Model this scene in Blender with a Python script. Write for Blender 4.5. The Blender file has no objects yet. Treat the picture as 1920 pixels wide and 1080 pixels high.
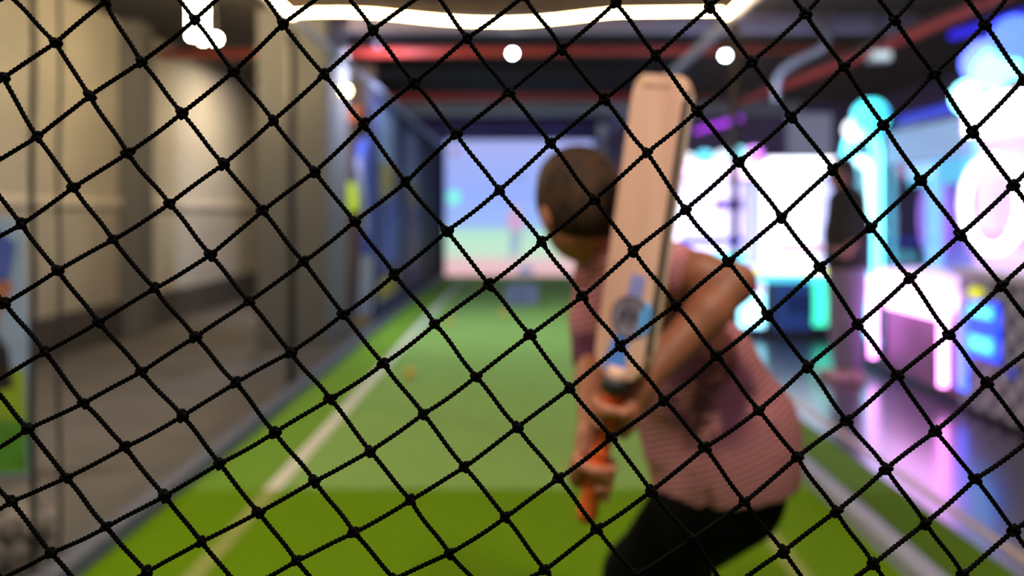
import bpy, bmesh, math, random
import numpy as np
from mathutils import Vector, Matrix

# ------------------------------------------------------------------ camera, world, exposure
SC = bpy.context.scene
COL = SC.collection
F = 28.0 / 36.0 * 1920.0          # focal length in pixels
CAM_H = 1.15
VX, VY = 978.0, 400.0             # where the lane vanishes

cd = bpy.data.cameras.new('camera')
cam = bpy.data.objects.new('camera', cd)
COL.objects.link(cam)
cam.location = (0, 0, CAM_H)
cam.rotation_euler = (math.radians(90), 0, 0)
cd.sensor_width = 36.0
cd.lens = 28.0
cd.shift_x = (960.0 - VX) / 1920.0
cd.shift_y = (VY - 540.0) / 1920.0
cd.clip_start = 0.02
cd.clip_end = 100
cd.dof.use_dof = True
cd.dof.focus_distance = 0.55
cd.dof.aperture_fstop = 2.7
SC.camera = cam

SC.view_settings.view_transform = 'Standard'
SC.view_settings.look = 'None'
SC.view_settings.gamma = 1.0
SC.view_settings.use_curve_mapping = False
SC.view_settings.exposure = 0.0

world = bpy.data.worlds.new('world')
SC.world = world
world.use_nodes = True
bg = world.node_tree.nodes['Background']
bg.inputs[0].default_value = (0.72, 0.78, 1.0, 1)
bg.inputs[1].default_value = 0.15

LED_POWER = 55.0
PENDANT_POWER = 170.0
FRONT_FILL_W = 48.0


def P(px, py, y):
    """pixel of the photograph at a distance along the lane -> point in the hall"""
    return Vector(((px - VX) * y / F, y, CAM_H - (py - VY) * y / F))


def area_light(name, loc, power, size, color, rot=(0, 0, 0), spread=math.pi):
    ld = bpy.data.lights.new(name, 'AREA')
    ld.energy = power
    ld.shape = 'DISK'
    ld.size = size
    ld.color = color
    ld.spread = spread
    o = bpy.data.objects.new(name, ld)
    o.location = loc
    o.rotation_euler = rot
    COL.objects.link(o)
    return o


# ------------------------------------------------------------------ helpers
rng = random.Random(7)
BASE = {}


def lin(c):
    return tuple(((v / 255.0) / 12.92 if v / 255.0 <= 0.04045 else ((v / 255.0 + 0.055) / 1.055) ** 2.4) for v in c)


def mat(name, rgb, rough=0.7, var=0.0, scale=20.0, bump=0.0, metal=0.0, spec=0.5, rgb2=None, stretch=(1, 1, 1)):
    """rgb as sRGB 0-255; colour wanders towards rgb2 (or a darker tone) with noise"""
    m = bpy.data.materials.new(name)
    m.use_nodes = True
    nt = m.node_tree
    b = nt.nodes['Principled BSDF']
    c = lin(rgb)
    b.inputs['Base Color'].default_value = (*c, 1)
    b.inputs['Roughness'].default_value = rough
    b.inputs['Metallic'].default_value = metal
    b.inputs['Specular IOR Level'].default_value = spec
    if var > 0 or bump > 0 or rgb2:
        tc = nt.nodes.new('ShaderNodeTexCoord')
        mp = nt.nodes.new('ShaderNodeMapping')
        mp.inputs['Scale'].default_value = stretch
        nt.links.new(tc.outputs['Object'], mp.inputs['Vector'])
        n = nt.nodes.new('ShaderNodeTexNoise')
        n.inputs['Scale'].default_value = scale
        n.inputs['Detail'].default_value = 5
        nt.links.new(mp.outputs[0], n.inputs['Vector'])
        r = nt.nodes.new('ShaderNodeValToRGB')
        c2 = lin(rgb2) if rgb2 else tuple(v * (1 - var) for v in c)
        r.color_ramp.elements[0].position = 0.3
        r.color_ramp.elements[0].color = (*c2, 1)
        r.color_ramp.elements[1].position = 0.68
        r.color_ramp.elements[1].color = (*c, 1)
        nt.links.new(n.outputs['Fac'], r.inputs['Fac'])
        nt.links.new(r.outputs['Color'], b.inputs['Base Color'])
        if bump > 0:
            bp = nt.nodes.new('ShaderNodeBump')
            bp.inputs['Strength'].default_value = bump
            bp.inputs['Distance'].default_value = 0.01
            nt.links.new(n.outputs['Fac'], bp.inputs['Height'])
            nt.links.new(bp.outputs['Normal'], b.inputs['Normal'])
    return m


def glow(name, rgb, strength):
    m = bpy.data.materials.new(name)
    m.use_nodes = True
    b = m.node_tree.nodes['Principled BSDF']
    c = lin(rgb)
    b.inputs['Base Color'].default_value = (*[v * 0.5 for v in c], 1)
    b.inputs['Roughness'].default_value = 0.4
    b.inputs['Emission Color'].default_value = (*c, 1)
    b.inputs['Emission Strength'].default_value = strength
    return m


def glass(name, rgb=(240, 245, 255)):
    m = bpy.data.materials.new(name)
    m.use_nodes = True
    nt = m.node_tree
    b = nt.nodes['Principled BSDF']
    tr = nt.nodes.new('ShaderNodeBsdfTransparent')
    tr.inputs[0].default_value = (*lin(rgb), 1)
    gl = nt.nodes.new('ShaderNodeBsdfGlossy')
    gl.inputs['Roughness'].default_value = 0.03
    lw = nt.nodes.new('ShaderNodeLayerWeight')
    lw.inputs[0].default_value = 0.5
    pw = nt.nodes.new('ShaderNodeMath'); pw.operation = 'POWER'; pw.inputs[1].default_value = 5.0
    nt.links.new(lw.outputs['Facing'], pw.inputs[0])
    fr = nt.nodes.new('ShaderNodeMath'); fr.operation = 'ADD'; fr.inputs[1].default_value = 0.03
    nt.links.new(pw.outputs[0], fr.inputs[0])
    mx = nt.nodes.new('ShaderNodeMixShader')
    nt.links.new(fr.outputs[0], mx.inputs[0])
    nt.links.new(tr.outputs[0], mx.inputs[1])
    nt.links.new(gl.outputs[0], mx.inputs[2])
    nt.links.new(mx.outputs[0], nt.nodes['Material Output'].inputs[0])
    nt.nodes.remove(b)
    return m


class MB:
    """collects shapes in hall coordinates, then links them as one mesh object"""

    def __init__(s):
        s.v, s.f = [], []

    def add(s, vs, fs):
        o = len(s.v)
        s.v += [tuple(v) for v in vs]
        s.f += [tuple(i + o for i in f) for f in fs]
        return s

    def box(s, a, b):
        x0, x1 = sorted((a[0], b[0])); y0, y1 = sorted((a[1], b[1])); z0, z1 = sorted((a[2], b[2]))
        return s.add([(x0, y0, z0), (x1, y0, z0), (x1, y1, z0), (x0, y1, z0), (x0, y0, z1), (x1, y0, z1), (x1, y1, z1), (x0, y1, z1)],
                     [(0, 3, 2, 1), (4, 5, 6, 7), (0, 1, 5, 4), (1, 2, 6, 5), (2, 3, 7, 6), (3, 0, 4, 7)])

    def tube(s, pts, rad, n=10, closed=False, cap=True):
        pts = [Vector(p) for p in pts]
        m = len(pts)
        rads = rad if isinstance(rad, (list, tuple)) else [rad] * m
        vs, fs = [], []
        up = None
        for i, p in enumerate(pts):
            if closed:
                d = (pts[(i + 1) % m] - pts[i - 1])
            else:
                d = pts[min(i + 1, m - 1)] - pts[max(i - 1, 0)]
            d.normalize()
            if up is None:
                up = Vector((0, 0, 1)) if abs(d.z) < 0.9 else Vector((1, 0, 0))
            e1 = (up - d * up.dot(d))
            if e1.length < 1e-6:
                e1 = d.orthogonal()
            e1.normalize()
            up = e1
            e2 = d.cross(e1)
            for k in range(n):
                a = 2 * math.pi * k / n
                vs.append(p + (e1 * math.cos(a) + e2 * math.sin(a)) * rads[i])
        for i in range(m if closed else m - 1):
            for k in range(n):
                a, b = i * n + k, i * n + (k + 1) % n
                c, e = ((i + 1) % m) * n + (k + 1) % n, ((i + 1) % m) * n + k
                fs.append((a, b, c, e))
        if cap and not closed:
            fs.append(tuple(reversed(range(n))))
            fs.append(tuple((m - 1) * n + k for k in range(n)))
        return s.add(vs, fs)

    def ball(s, c, r, nu=16, nv=10):
        c = Vector(c)
        rx, ry, rz = r if isinstance(r, (list, tuple)) else (r, r, r)
        vs = [c + Vector((0, 0, rz))]
        for i in range(1, nv):
            t = math.pi * i / nv
            for k in range(nu):
                a = 2 * math.pi * k / nu
                vs.append(c + Vector((rx * math.sin(t) * math.cos(a), ry * math.sin(t) * math.sin(a), rz * math.cos(t))))
        vs.append(c - Vector((0, 0, rz)))
        fs = []
        for k in range(nu):
            fs.append((0, 1 + k, 1 + (k + 1) % nu))
        for i in range(nv - 2):
            for k in range(nu):
                a, b = 1 + i * nu + k, 1 + i * nu + (k + 1) % nu
                fs.append((a, a + nu, b + nu, b))
        last = len(vs) - 1
        for k in range(nu):
            fs.append((last, 1 + (nv - 2) * nu + (k + 1) % nu, 1 + (nv - 2) * nu + k))
        return s.add(vs, fs)

    def prism(s, poly, o, u, v, n, t):
        """polygon in (u, v) at o, thickened by t along n"""
        o, u, v, n = Vector(o), Vector(u), Vector(v), Vector(n)
        k = len(poly)
        vs = [o + u * a + v * b for a, b in poly] + [o + u * a + v * b + n * t for a, b in poly]
        fs = [tuple(reversed(range(k))), tuple(range(k, 2 * k))]
        for i in range(k):
            j = (i + 1) % k
            fs.append((i, j, k + j, k + i))
        return s.add(vs, fs)

    def obj(s, name, m, parent=None, smooth=False, bevel=0.0):
        return link_mesh(name, s.v, s.f, m, parent, smooth, bevel)


def link_mesh(name, vs, fs, m, parent=None, smooth=False, bevel=0.0):
    me = bpy.data.meshes.new(name)
    if parent is not None:
        b = BASE[parent.name]
    else:
        b = Vector((0, 0, 0))
    if isinstance(vs, np.ndarray):
        v2 = (vs - np.array(b)[None, :])
        me.vertices.add(len(v2))
        me.vertices.foreach_set('co', v2.astype(np.float32).ravel())
        fa = np.asarray(fs, dtype=np.int32)
        nf, k = fa.shape
        me.loops.add(nf * k)
        me.loops.foreach_set('vertex_index', fa.ravel())
        me.polygons.add(nf)
        me.polygons.foreach_set('loop_start', np.arange(0, nf * k, k, dtype=np.int32))
        me.update(calc_edges=True)
        me.validate()
    else:
        me.from_pydata([tuple(Vector(v) - b) for v in vs], [], fs)
        bm = bmesh.new()
        bm.from_mesh(me)
        bmesh.ops.recalc_face_normals(bm, faces=bm.faces)
        bm.to_mesh(me)
        bm.free()
    me.materials.append(m)
    if smooth:
        for p in me.polygons:
            p.use_smooth = True
    o = bpy.data.objects.new(name, me)
    COL.objects.link(o)
    if parent is not None:
        o.parent = parent
        BASE[o.name] = b
    else:
        BASE[o.name] = Vector((0, 0, 0))
    if bevel > 0:
        md = o.modifiers.new('bevel', 'BEVEL')
        md.width = bevel
        md.segments = 2
        md.limit_method = 'ANGLE'
    return o


def thing(name, label, cat, loc, group=None):
    o = bpy.data.objects.new(name, None)
    o.empty_display_size = 0.05
    COL.objects.link(o)
    o.location = loc
    BASE[o.name] = Vector(loc)
    return tag(o, label, cat, group)


def tag(o, label, cat, group=None):
    o['label'] = label
    o['category'] = cat
    if group:
        o['group'] = group
    return o


def struct(o, label=None):
    o['kind'] = 'structure'
    if label:
        o['label'] = label
    return o


# ---- smooth blended bodies: signed distances on a grid, then a surface-net mesh
def chain(pts, rads):
    return [('c', pts[i], rads[i], pts[i + 1], rads[i + 1]) for i in range(len(pts) - 1)]


def blend_mesh(prims, h, cuts=(), subs=()):
    """prims: (kind, ..., k).  c: a, ra, b, rb | e: centre, radii, 3x3 rotation"""
    lo = np.full(3, 1e9); hi = np.full(3, -1e9)
    for pr, k in prims:
        if pr[0] == 'c':
            for p, r in ((pr[1], pr[2]), (pr[3], pr[4])):
                lo = np.minimum(lo, np.array(p) - r); hi = np.maximum(hi, np.array(p) + r)
        else:
            r = max(pr[2])
            lo = np.minimum(lo, np.array(pr[1]) - r); hi = np.maximum(hi, np.array(pr[1]) + r)
    lo -= 4 * h + 0.01; hi += 4 * h + 0.01
    n = np.ceil((hi - lo) / h).astype(int) + 1
    ax = [lo[i] + h * np.arange(n[i]) for i in range(3)]
    D = np.full(n, 0.2)

    def dist(pr, X, Y, Z):
        if pr[0] == 'c':
            a = np.array(pr[1]); b = np.array(pr[3]); ab = b - a
            L2 = max(1e-12, float(ab @ ab))
            t = np.clip(((X - a[0]) * ab[0] + (Y - a[1]) * ab[1] + (Z - a[2]) * ab[2]) / L2, 0, 1)
            dx, dy, dz = X - a[0] - t * ab[0], Y - a[1] - t * ab[1], Z - a[2] - t * ab[2]
            return np.sqrt(dx * dx + dy * dy + dz * dz) - (pr[2] + t * (pr[4] - pr[2]))
        c = np.array(pr[1]); R = np.array(pr[3]) if len(pr) > 3 and pr[3] is not None else np.eye(3)
        dx, dy, dz = X - c[0], Y - c[1], Z - c[2]
        q = [R[0][i] * dx + R[1][i] * dy + R[2][i] * dz for i in range(3)]
        r = pr[2]
        k0 = np.sqrt((q[0] / r[0]) ** 2 + (q[1] / r[1]) ** 2 + (q[2] / r[2]) ** 2)
        k1 = np.sqrt((q[0] / r[0] ** 2) ** 2 + (q[1] / r[1] ** 2) ** 2 + (q[2] / r[2] ** 2) ** 2)
        return np.where(k1 > 1e-9, k0 * (k0 - 1) / np.maximum(k1, 1e-9), -min(r))

    def region(pr, m):
        if pr[0] == 'c':
            l = np.minimum(np.array(pr[1]) - pr[2], np.array(pr[3]) - pr[4]); u = np.maximum(np.array(pr[1]) + pr[2], np.array(pr[3]) + pr[4])
        else:
            r = max(pr[2]); l = np.array(pr[1]) - r; u = np.array(pr[1]) + r
        i0 = np.maximum(0, np.floor((l - m - lo) / h).astype(int)); i1 = np.minimum(n, np.ceil((u + m - lo) / h).astype(int) + 1)
        sl = tuple(slice(i0[i], i1[i]) for i in range(3))
        X = ax[0][sl[0]][:, None, None]; Y = ax[1][sl[1]][None, :, None]; Z = ax[2][sl[2]][None, None, :]
        return sl, X, Y, Z

    for pr, k in prims:
        sl, X, Y, Z = region(pr, k + 3 * h)
        d = dist(pr, X, Y, Z)
        cur = D[sl]
        hh = np.maximum(k - np.abs(cur - d), 0) / k
        D[sl] = np.minimum(cur, d) - hh * hh * k * 0.25
    for pr in subs:
        sl, X, Y, Z = region(pr, 3 * h)
        D[sl] = np.maximum(D[sl], -dist(pr, X, Y, Z))
    for (p, nr) in cuts:
        pl = (ax[0][:, None, None] - p[0]) * nr[0] + (ax[1][None, :, None] - p[1]) * nr[1] + (ax[2][None, None, :] - p[2]) * nr[2]
        D = np.maximum(D, pl)
    S = D < 0
    nx, ny, nz = n
    cnt = np.zeros((nx - 1, ny - 1, nz - 1)); acc = np.zeros((nx - 1, ny - 1, nz - 1, 3))
    offs = [(0, 0, 0), (1, 0, 0), (0, 1, 0), (1, 1, 0), (0, 0, 1), (1, 0, 1), (0, 1, 1), (1, 1, 1)]

    def corner(o, A):
        return A[o[0]:nx - 1 + o[0], o[1]:ny - 1 + o[1], o[2]:nz - 1 + o[2]]
    for i in range(8):
        for j in range(i + 1, 8):
            a, b = offs[i], offs[j]
            if sum(abs(a[q] - b[q]) for q in range(3)) != 1:
                continue
            va, vb = corner(a, D), corner(b, D)
            ch = corner(a, S) != corner(b, S)
            t = np.where(ch, va / np.where(ch, va - vb, 1), 0)
            cnt += ch
            for q in range(3):
                acc[..., q] += np.where(ch, a[q] + t * (b[q] - a[q]), 0)
    mix = cnt > 0
    idx = np.full(mix.shape, -1, dtype=np.int64)
    idx[mix] = np.arange(mix.sum())
    ijk = np.argwhere(mix)
    verts = lo[None, :] + h * (ijk + acc[mix] / cnt[mix][:, None])
    faces = []
    for axis in range(3):
        s0 = [slice(None)] * 3; s1 = [slice(None)] * 3
        s0[axis] = slice(0, -1); s1[axis] = slice(1, None)
        A, B = S[tuple(s0)], S[tuple(s1)]
        e = np.argwhere(A != B)
        o1, o2 = [(1, 2), (2, 0), (0, 1)][axis]
        ok = (e[:, o1] > 0) & (e[:, o2] > 0) & (e[:, o1] < n[o1] - 1) & (e[:, o2] < n[o2] - 1)
        e = e[ok]
        inside = A[tuple(e.T)]

        def cell(d1, d2):
            c = e.copy(); c[:, o1] += d1; c[:, o2] += d2
            return idx[tuple(c.T)]
        q = np.stack([cell(-1, -1), cell(0, -1), cell(0, 0), cell(-1, 0)], 1)
        q[~inside] = q[~inside][:, ::-1]
        faces.append(q)
    faces = np.concatenate(faces)
    faces = faces[(faces >= 0).all(1)]
    return verts, faces


def rot_to(z, x=(1, 0, 0)):
    """3x3 (columns = axes) with the third axis along z and the first near x"""
    z = Vector(z).normalized(); x = Vector(x); x = (x - z * x.dot(z)).normalized(); y = z.cross(x)
    return [[x[i], y[i], z[i]] for i in range(3)]


# ------------------------------------------------------------------ materials
M_near = mat('turf_bright', (108, 146, 0), 0.95, 0.35, 160, 0.6, spec=0.08, rgb2=(78, 114, 0))
M_far = mat('turf_pale', (118, 156, 46), 0.95, 0.3, 120, 0.5, spec=0.12, rgb2=(90, 132, 44))
M_pitch = mat('turf_worn', (132, 164, 84), 0.95, 0.3, 60, 0.4, spec=0.15, rgb2=(106, 148, 74))
M_line = mat('line_paint', (205, 205, 190), 0.85, 0.2, 40)
M_line_faint = mat('line_paint_faint', (138, 150, 66), 0.9, 0.3, 40)  # greener, duller tone for the near part of the white lines
M_conc = mat('concrete_floor', (102, 96, 92), 0.75, 0.3, 3.0, 0.1)
M_gloss = mat('dark_gloss_tile', (44, 40, 66), 0.24, 0.2, 2.0, spec=1.0)
M_gloss.node_tree.nodes['Principled BSDF'].inputs['IOR'].default_value = 2.2
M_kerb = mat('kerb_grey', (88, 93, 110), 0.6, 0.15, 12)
M_wall = mat('beige_plaster', (200, 192, 176), 0.9, 0.12, 2.0)
M_skirt = mat('dark_skirting', (74, 68, 64), 0.7, 0.1, 3.0)
M_rail = mat('pale_rail', (238, 226, 206), 0.6)
M_pillar = mat('grey_pillar', (112, 112, 114), 0.85, 0.08, 2.0)
M_ceil = mat('black_ceiling', (36, 35, 40), 0.9, 0.3, 1.5)
M_dark = mat('dark_wall', (112, 98, 156), 0.8, 0.2, 2.0)
M_navy = mat('navy_panel', (44, 46, 72), 0.7, 0.2, 2.0)
M_brown = mat('brown_panel', (104, 80, 58), 0.8, 0.2, 3.0)
M_pole = mat('black_steel', (30, 29, 31), 0.5, metal=0.0)
M_railmetal = mat('grey_steel', (168, 172, 198), 0.5, metal=0.2)
M_red = mat('red_pipe', (184, 64, 52), 0.5)
M_pinkred = mat('bright_red_pipe', (228, 88, 88), 0.5)
M_duct = mat('grey_duct', (128, 126, 146), 0.6)
M_net = mat('black_twine', (6, 6, 7), 0.85, spec=0.05)
M_fine = mat('fine_black_mesh', (58, 54, 52), 0.8)
M_topnet = mat('fine_brown_mesh', (88, 74, 60), 0.8)
M_black = mat('black_plastic', (24, 24, 28), 0.5)
M_white = mat('white_plastic', (226, 226, 232), 0.4)
M_glass = glass('clear_pane')

# ------------------------------------------------------------------ the hall
XL, XR = -1.40, 1.21                 # turf edges
Y_JOIN = 3.3
Y_SCREEN = 14.5
CEIL = 2.95
struct(MB().box((-6, -3.0, -0.1), (XL - 0.01, 16, 0)).obj('floor', M_conc))
struct(MB().box((1.56, -3.0, -0.1), (7, 16, 0)).obj('floor', M_gloss))
struct(MB().box((XL - 0.02, -3.0, -0.1), (1.57, Y_JOIN, 0.002)).obj('floor_turf', M_near))
struct(MB().box((XL - 0.02, Y_JOIN, -0.1), (1.57, 16, 0.0)).obj('floor_turf', M_far))
struct(MB().box((-1.0, Y_JOIN + 0.02, -0.05), (0.85, 14.3, 0.004)).obj('floor_pitch', M_pitch))
struct(MB().box((-1.07, Y_JOIN, -0.05), (-1.0, 14.0, 0.006)).obj('trim_1', M_line), 'white line along the left side of the pitch')
struct(MB().box((0.85, Y_JOIN, -0.05), (0.92, 14.0, 0.006)).obj('trim_2', M_line), 'white line along the right side of the pitch')
struct(MB().box((-1.07, 0.5, -0.05), (-1.0, Y_JOIN, 0.005)).obj('trim_3', M_line_faint), 'faint line on the bright turf at left')
struct(MB().box((0.85, 0.5, -0.05), (0.92, Y_JOIN, 0.005)).obj('trim_4', M_line_faint), 'faint line on the bright turf at right')
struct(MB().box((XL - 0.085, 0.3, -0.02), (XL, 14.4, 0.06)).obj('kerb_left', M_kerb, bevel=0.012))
struct(MB().box((XR, 0.3, -0.02), (XR + 0.08, 14.4, 0.06)).obj('kerb_right', mat('kerb_lilac_lit', (150, 153, 174), 0.6, 0.15, 12), bevel=0.012))  # paler copy of the kerb grey, lilac light from the machines in its colour
struct(MB().box((1.65, 0.3, -0.05), (1.69, 7.0, 0.003)).obj('trim_5', mat('beige_strip', (205, 180, 150), 0.5)), 'beige strip set in the glossy floor')
struct(MB().box((-6, -3.0, CEIL), (7, 16, CEIL + 0.1)).obj('ceiling', M_ceil))
struct(MB().box((-3.95, 1.5, 0), (-3.75, 16, CEIL)).obj('wall_left', M_wall))
struct(MB().box((-3.75, 1.5, 0), (-3.70, 7.4, 0.33)).box((-3.75, 7.7, 0), (-3.70, 14.7, 0.33)).obj('baseboard_left', M_skirt))
struct(MB().box((-3.75, 1.5, 1.215), (-3.715, 7.4, 1.285)).box((-3.75, 7.7, 1.215), (-3.715, 14.7, 1.285)).obj('trim_6', M_rail), 'pale rail along the beige wall')
struct(MB().box((-3.75, 7.4, 0), (-3.55, 7.7, CEIL)).obj('pilaster_left', M_pillar, bevel=0.01))
struct(MB().box((-2.33, 7.0, 0), (-1.71, 7.84, CEIL)).obj('pillar', M_pillar, bevel=0.015))
struct(MB().box((-3.75, 14.7, 0), (1.4, 14.9, CEIL)).obj('wall_back', M_dark))
struct(MB().box((1.4, 13.0, 0), (6.0, 13.2, CEIL)).obj('wall_back', M_dark))
struct(MB().box((5.6, -1.0, 0), (5.8, 13.0, CEIL)).obj('wall_right', M_dark))
struct(MB().box((-1.62, 8.35, 0), (-1.55, 14.6, 2.5)).obj('wall_lane', M_navy))
struct(MB().box((-2.5, 9.0, 0), (-1.66, 9.08, CEIL)).obj('wall_recess', M_brown))

# beams and pipes under the ceiling
for k, (px0, px1, py, y, z, hgt, m, lab) in enumerate([
        (560, 1720, 43, 7.3, 2.86, 0.09, mat('lilac_duct', (176, 168, 204), 0.6), 'lilac grey beam across the ceiling just behind the light rope'),
        (640, 1500, 203, 12.9, 2.82, 0.16, mat('pale_duct', (186, 196, 214), 0.6), 'grey beam across the ceiling closest to the screen'),
        (640, 1300, 125, 9.6, 2.86, 0.10, M_ceil, 'black beam across the middle of the ceiling')]):
    a, b = P(px0, py, y), P(px1, py, y)
    o = MB().box((a.x, y - 0.06, z - hgt / 2), (b.x, y + 0.06, CEIL + 0.01)).obj('ceiling_beam', m, bevel=0.008)
    struct(o, lab)


def pipe(pts, r, m, name, label, brackets=True, clamp_axis=None):
    t = thing(name, label, 'pipe', pts[0])
    MB().tube(pts, r, 14).obj('tube', m, t, smooth=True)
    L = sum((Vector(pts[i + 1]) - Vector(pts[i])).length for i in range(len(pts) - 1))
    if brackets:
        a, b = Vector(pts[0]), Vector(pts[-1])
        for k in range(3):
            c = a.lerp(b, 0.12 + 0.38 * k)
            MB().tube([c + Vector((0, 0, r * 0.5)), Vector((c.x, c.y, CEIL + 0.005))], 0.008, 6).obj('hanger_rod', M_pole, t)
    return t


pipe([P(300, 102, 8.25), P(1600, 90, 8.25)], 0.048, M_red, 'sprinkler_pipe', 'long red pipe across the ceiling just behind the grey pillar')
pipe([P(640, 182, 11.4), P(1350, 182, 11.4)], 0.05, M_red, 'sprinkler_pipe', 'dim red pipe across the ceiling near the screen')
long_pipe = pipe([P(1950, -36, 5.5), P(1853, 4, 6.0), P(1640, 94, 7.7), P(1424, 178, 10.4), P(1372, 199, 11.0)], 0.05, M_pinkred, 'sprinkler_pipe', 'red pipe running lengthways above the arcade machines')
MB().tube([P(1960, -50, 5.5), P(1860, -9, 6.0), P(1640, 82, 7.7), P(1424, 168, 10.7), P(1370, 190, 11.2)], 0.03, 12).obj('conduit', M_duct, long_pipe, smooth=True)
pipe([P(1552, 20, 7.1), P(1550, 80, 7.1), P(1540, 92, 7.2), P(1500, 110, 7.6), P(1470, 130, 8.0), P(1458, 148, 8.1), P(1455, 190, 8.1)], 0.035, M_railmetal, 'bent_pipe', 'pale pipe bending down from the ceiling above the white machines', False)

# ------------------------------------------------------------------ practice cage: poles, rails, nets
RAIL_Z = 2.37


def pole(x, y, label):
    t = thing('cage_pole', label, 'pole', (x, y, 0), 'cage poles')
    MB().tube([(x, y, 0.02), (x, y, RAIL_Z - 0.03)], 0.028, 12).obj('post', M_pole, t, smooth=True)
    MB().box((x - 0.05, y - 0.05, 0.0), (x + 0.05, y + 0.05, 0.014)).obj('base_plate', M_pole, t, bevel=0.003)
    MB().tube([(x, y, RAIL_Z - 0.09), (x, y, RAIL_Z - 0.03)], 0.034, 12).obj('clamp', M_pole, t, smooth=True)


for (yy, rr, lab) in ((2.42, 0.009, 'dark seam rope down the left net, closest to the cricketer board'), (2.56, 0.006, 'thinner dark seam rope down the left net, next along from the board')):
    t = thing('net_rope', lab, 'rope', (-1.486, yy, 0.06), 'seam ropes of the left net')
    MB().tube([(-1.486, yy + 0.006 * math.sin(k * 0.9), 0.065 + k * 0.1) for k in range(24)], rr, 8).obj('cord', M_pole, t, smooth=True)
    MB().tube([(-1.486, yy, 2.30), (-1.486, yy, 2.345)], rr * 1.8, 8).obj('tie', M_black, t, smooth=True)
    MB().tube([(-1.486, yy, 2.335), (-1.468, yy, 2.362)], rr * 0.9, 8).obj('loop', M_black, t, smooth=True)
pole(-1.515, 5.25, 'black cage pole in front of the grey pillar')
pole(1.335, 5.0, 'black cage pole behind the elbow of the batting child')
o = MB().tube([(-1.43, -1.2, RAIL_Z), (-1.43, 14.3, RAIL_Z)], 0.032, 12).obj('cage_rail', M_railmetal, smooth=True)
tag(o, 'grey steel rail along the top of the left cage side', 'rail', 'top rails of the cage')
o = MB().tube([(1.31, -1.2, RAIL_Z), (1.31, 14.3, RAIL_Z)], 0.032, 12).obj('cage_rail', M_railmetal, smooth=True)
tag(o, 'grey steel rail along the top of the right cage side', 'rail', 'top rails of the cage')


def fine_net(name, label, o, u, v, lu, lv, step, w, m, wob=0.004, axis=None):
    """square mesh of thin cords on a gently billowing sheet"""
    o, u, v = np.array(o, float), np.array(u, float), np.array(v, float)
    nrm = np.cross(u, v)
    vs, fs = [], []

    def sheet(a, b):
        bil = wob * (np.sin(a * 1.7 + b * 0.9) + np.sin(a * 0.6 - b * 2.1 + 1.0))
        return o[None] + a[:, None] * u[None] + b[:, None] * v[None] + bil[:, None] * nrm[None]

    def cords(count, along, fixed_first):
        nonlocal vs, fs
        seg = max(4, int(along / 0.4))
        t = np.linspace(0, along, seg + 1)
        for c in range(count):
            cc = np.full_like(t, c * step)
            pts = sheet(cc, t) if fixed_first else sheet(t, cc)
            side = u if fixed_first else v
            ring = [nrm * w / 2, -nrm * w / 4 + side * w * 0.45, -nrm * w / 4 - side * w * 0.45]
            base = sum(len(q) for q in vs)
            P3 = np.stack([pts + r[None] for r in ring], 1).reshape(-1, 3)
            vs.append(P3)
            i = np.arange(seg)
            for k in range(3):
                k2 = (k + 1) % 3
                fs.append(np.stack([base + i * 3 + k, base + i * 3 + k2, base + (i + 1) * 3 + k2, base + (i + 1) * 3 + k], 1))
    cords(int(lu / step) + 1, lv, True)
    cords(int(lv / step) + 1, lu, False)
    ob = link_mesh(name, np.concatenate(vs), np.concatenate(fs), m)
    tag(ob, label, 'net')
    return ob


fine_net('side_net', 'fine black mesh net along the left side of the cage', (-1.46, 0.7, 0.065), (0, 1, 0), (0, 0, 1), 13.6, 2.27, 0.022, 0.0013, M_fine)
fine_net('side_net', 'fine black mesh net along the right side of the cage', (1.27, 0.7, 0.065), (0, 1, 0), (0, 0, 1), 13.6, 2.27, 0.022, 0.0013, M_fine)
fine_net('roof_net', 'fine net roofing the near end of the cage above the light rope', (-1.40, 0.7, RAIL_Z + 0.045), (1, 0, 0), (0, 1, 0), 2.68, 4.3, 0.03, 0.0022, M_topnet, 0.006)

# LED rope round the near end of the roof
led = thing('light_rope', 'warm white light rope sagging across the cage roof', 'light', (0, 4.85, RAIL_Z - 0.02))
front = [(552, 25), (600, 23), (650, 23), (700, 25), (760, 31), (820, 37), (880, 41), (940, 42), (1000, 40), (1060, 34), (1110, 28), (1150, 24), (1200, 23), (1280, 22), (1352, 21)]
lp = [Vector((-1.375, -0.6, RAIL_Z - 0.03))] + [Vector((-1.375, y, RAIL_Z - 0.03)) for y in (1, 2, 3, 4, 4.6, 4.8)]
lp += [P(a, b, 4.86) for a, b in front]
lp += [Vector((1.235, y, RAIL_Z - 0.03)) for y in (4.8, 4.6, 4, 3, 2, 1, -0.6)]
MB().tube(lp, 0.0095, 8).obj('lit_tube', glow('warm_led', (255, 208, 142), LED_POWER), led, smooth=True)
for s in (-1, 1):
    x = -1.375 if s < 0 else 1.235
    for y in (0.5, 2.0, 3.5):
        MB().tube([(x, y, RAIL_Z - 0.02), (x + 0.055 * s, y, RAIL_Z - 0.002)], 0.006, 6).obj('clip', M_black, led)
MB().tube([P(552, 25, 4.86) + Vector((0, 0.02, 0.02)), P(1352, 21, 4.86) + Vector((0, 0.02, 0.02))], 0.009, 6).obj('carrier_wire', M_pole, led)

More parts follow.
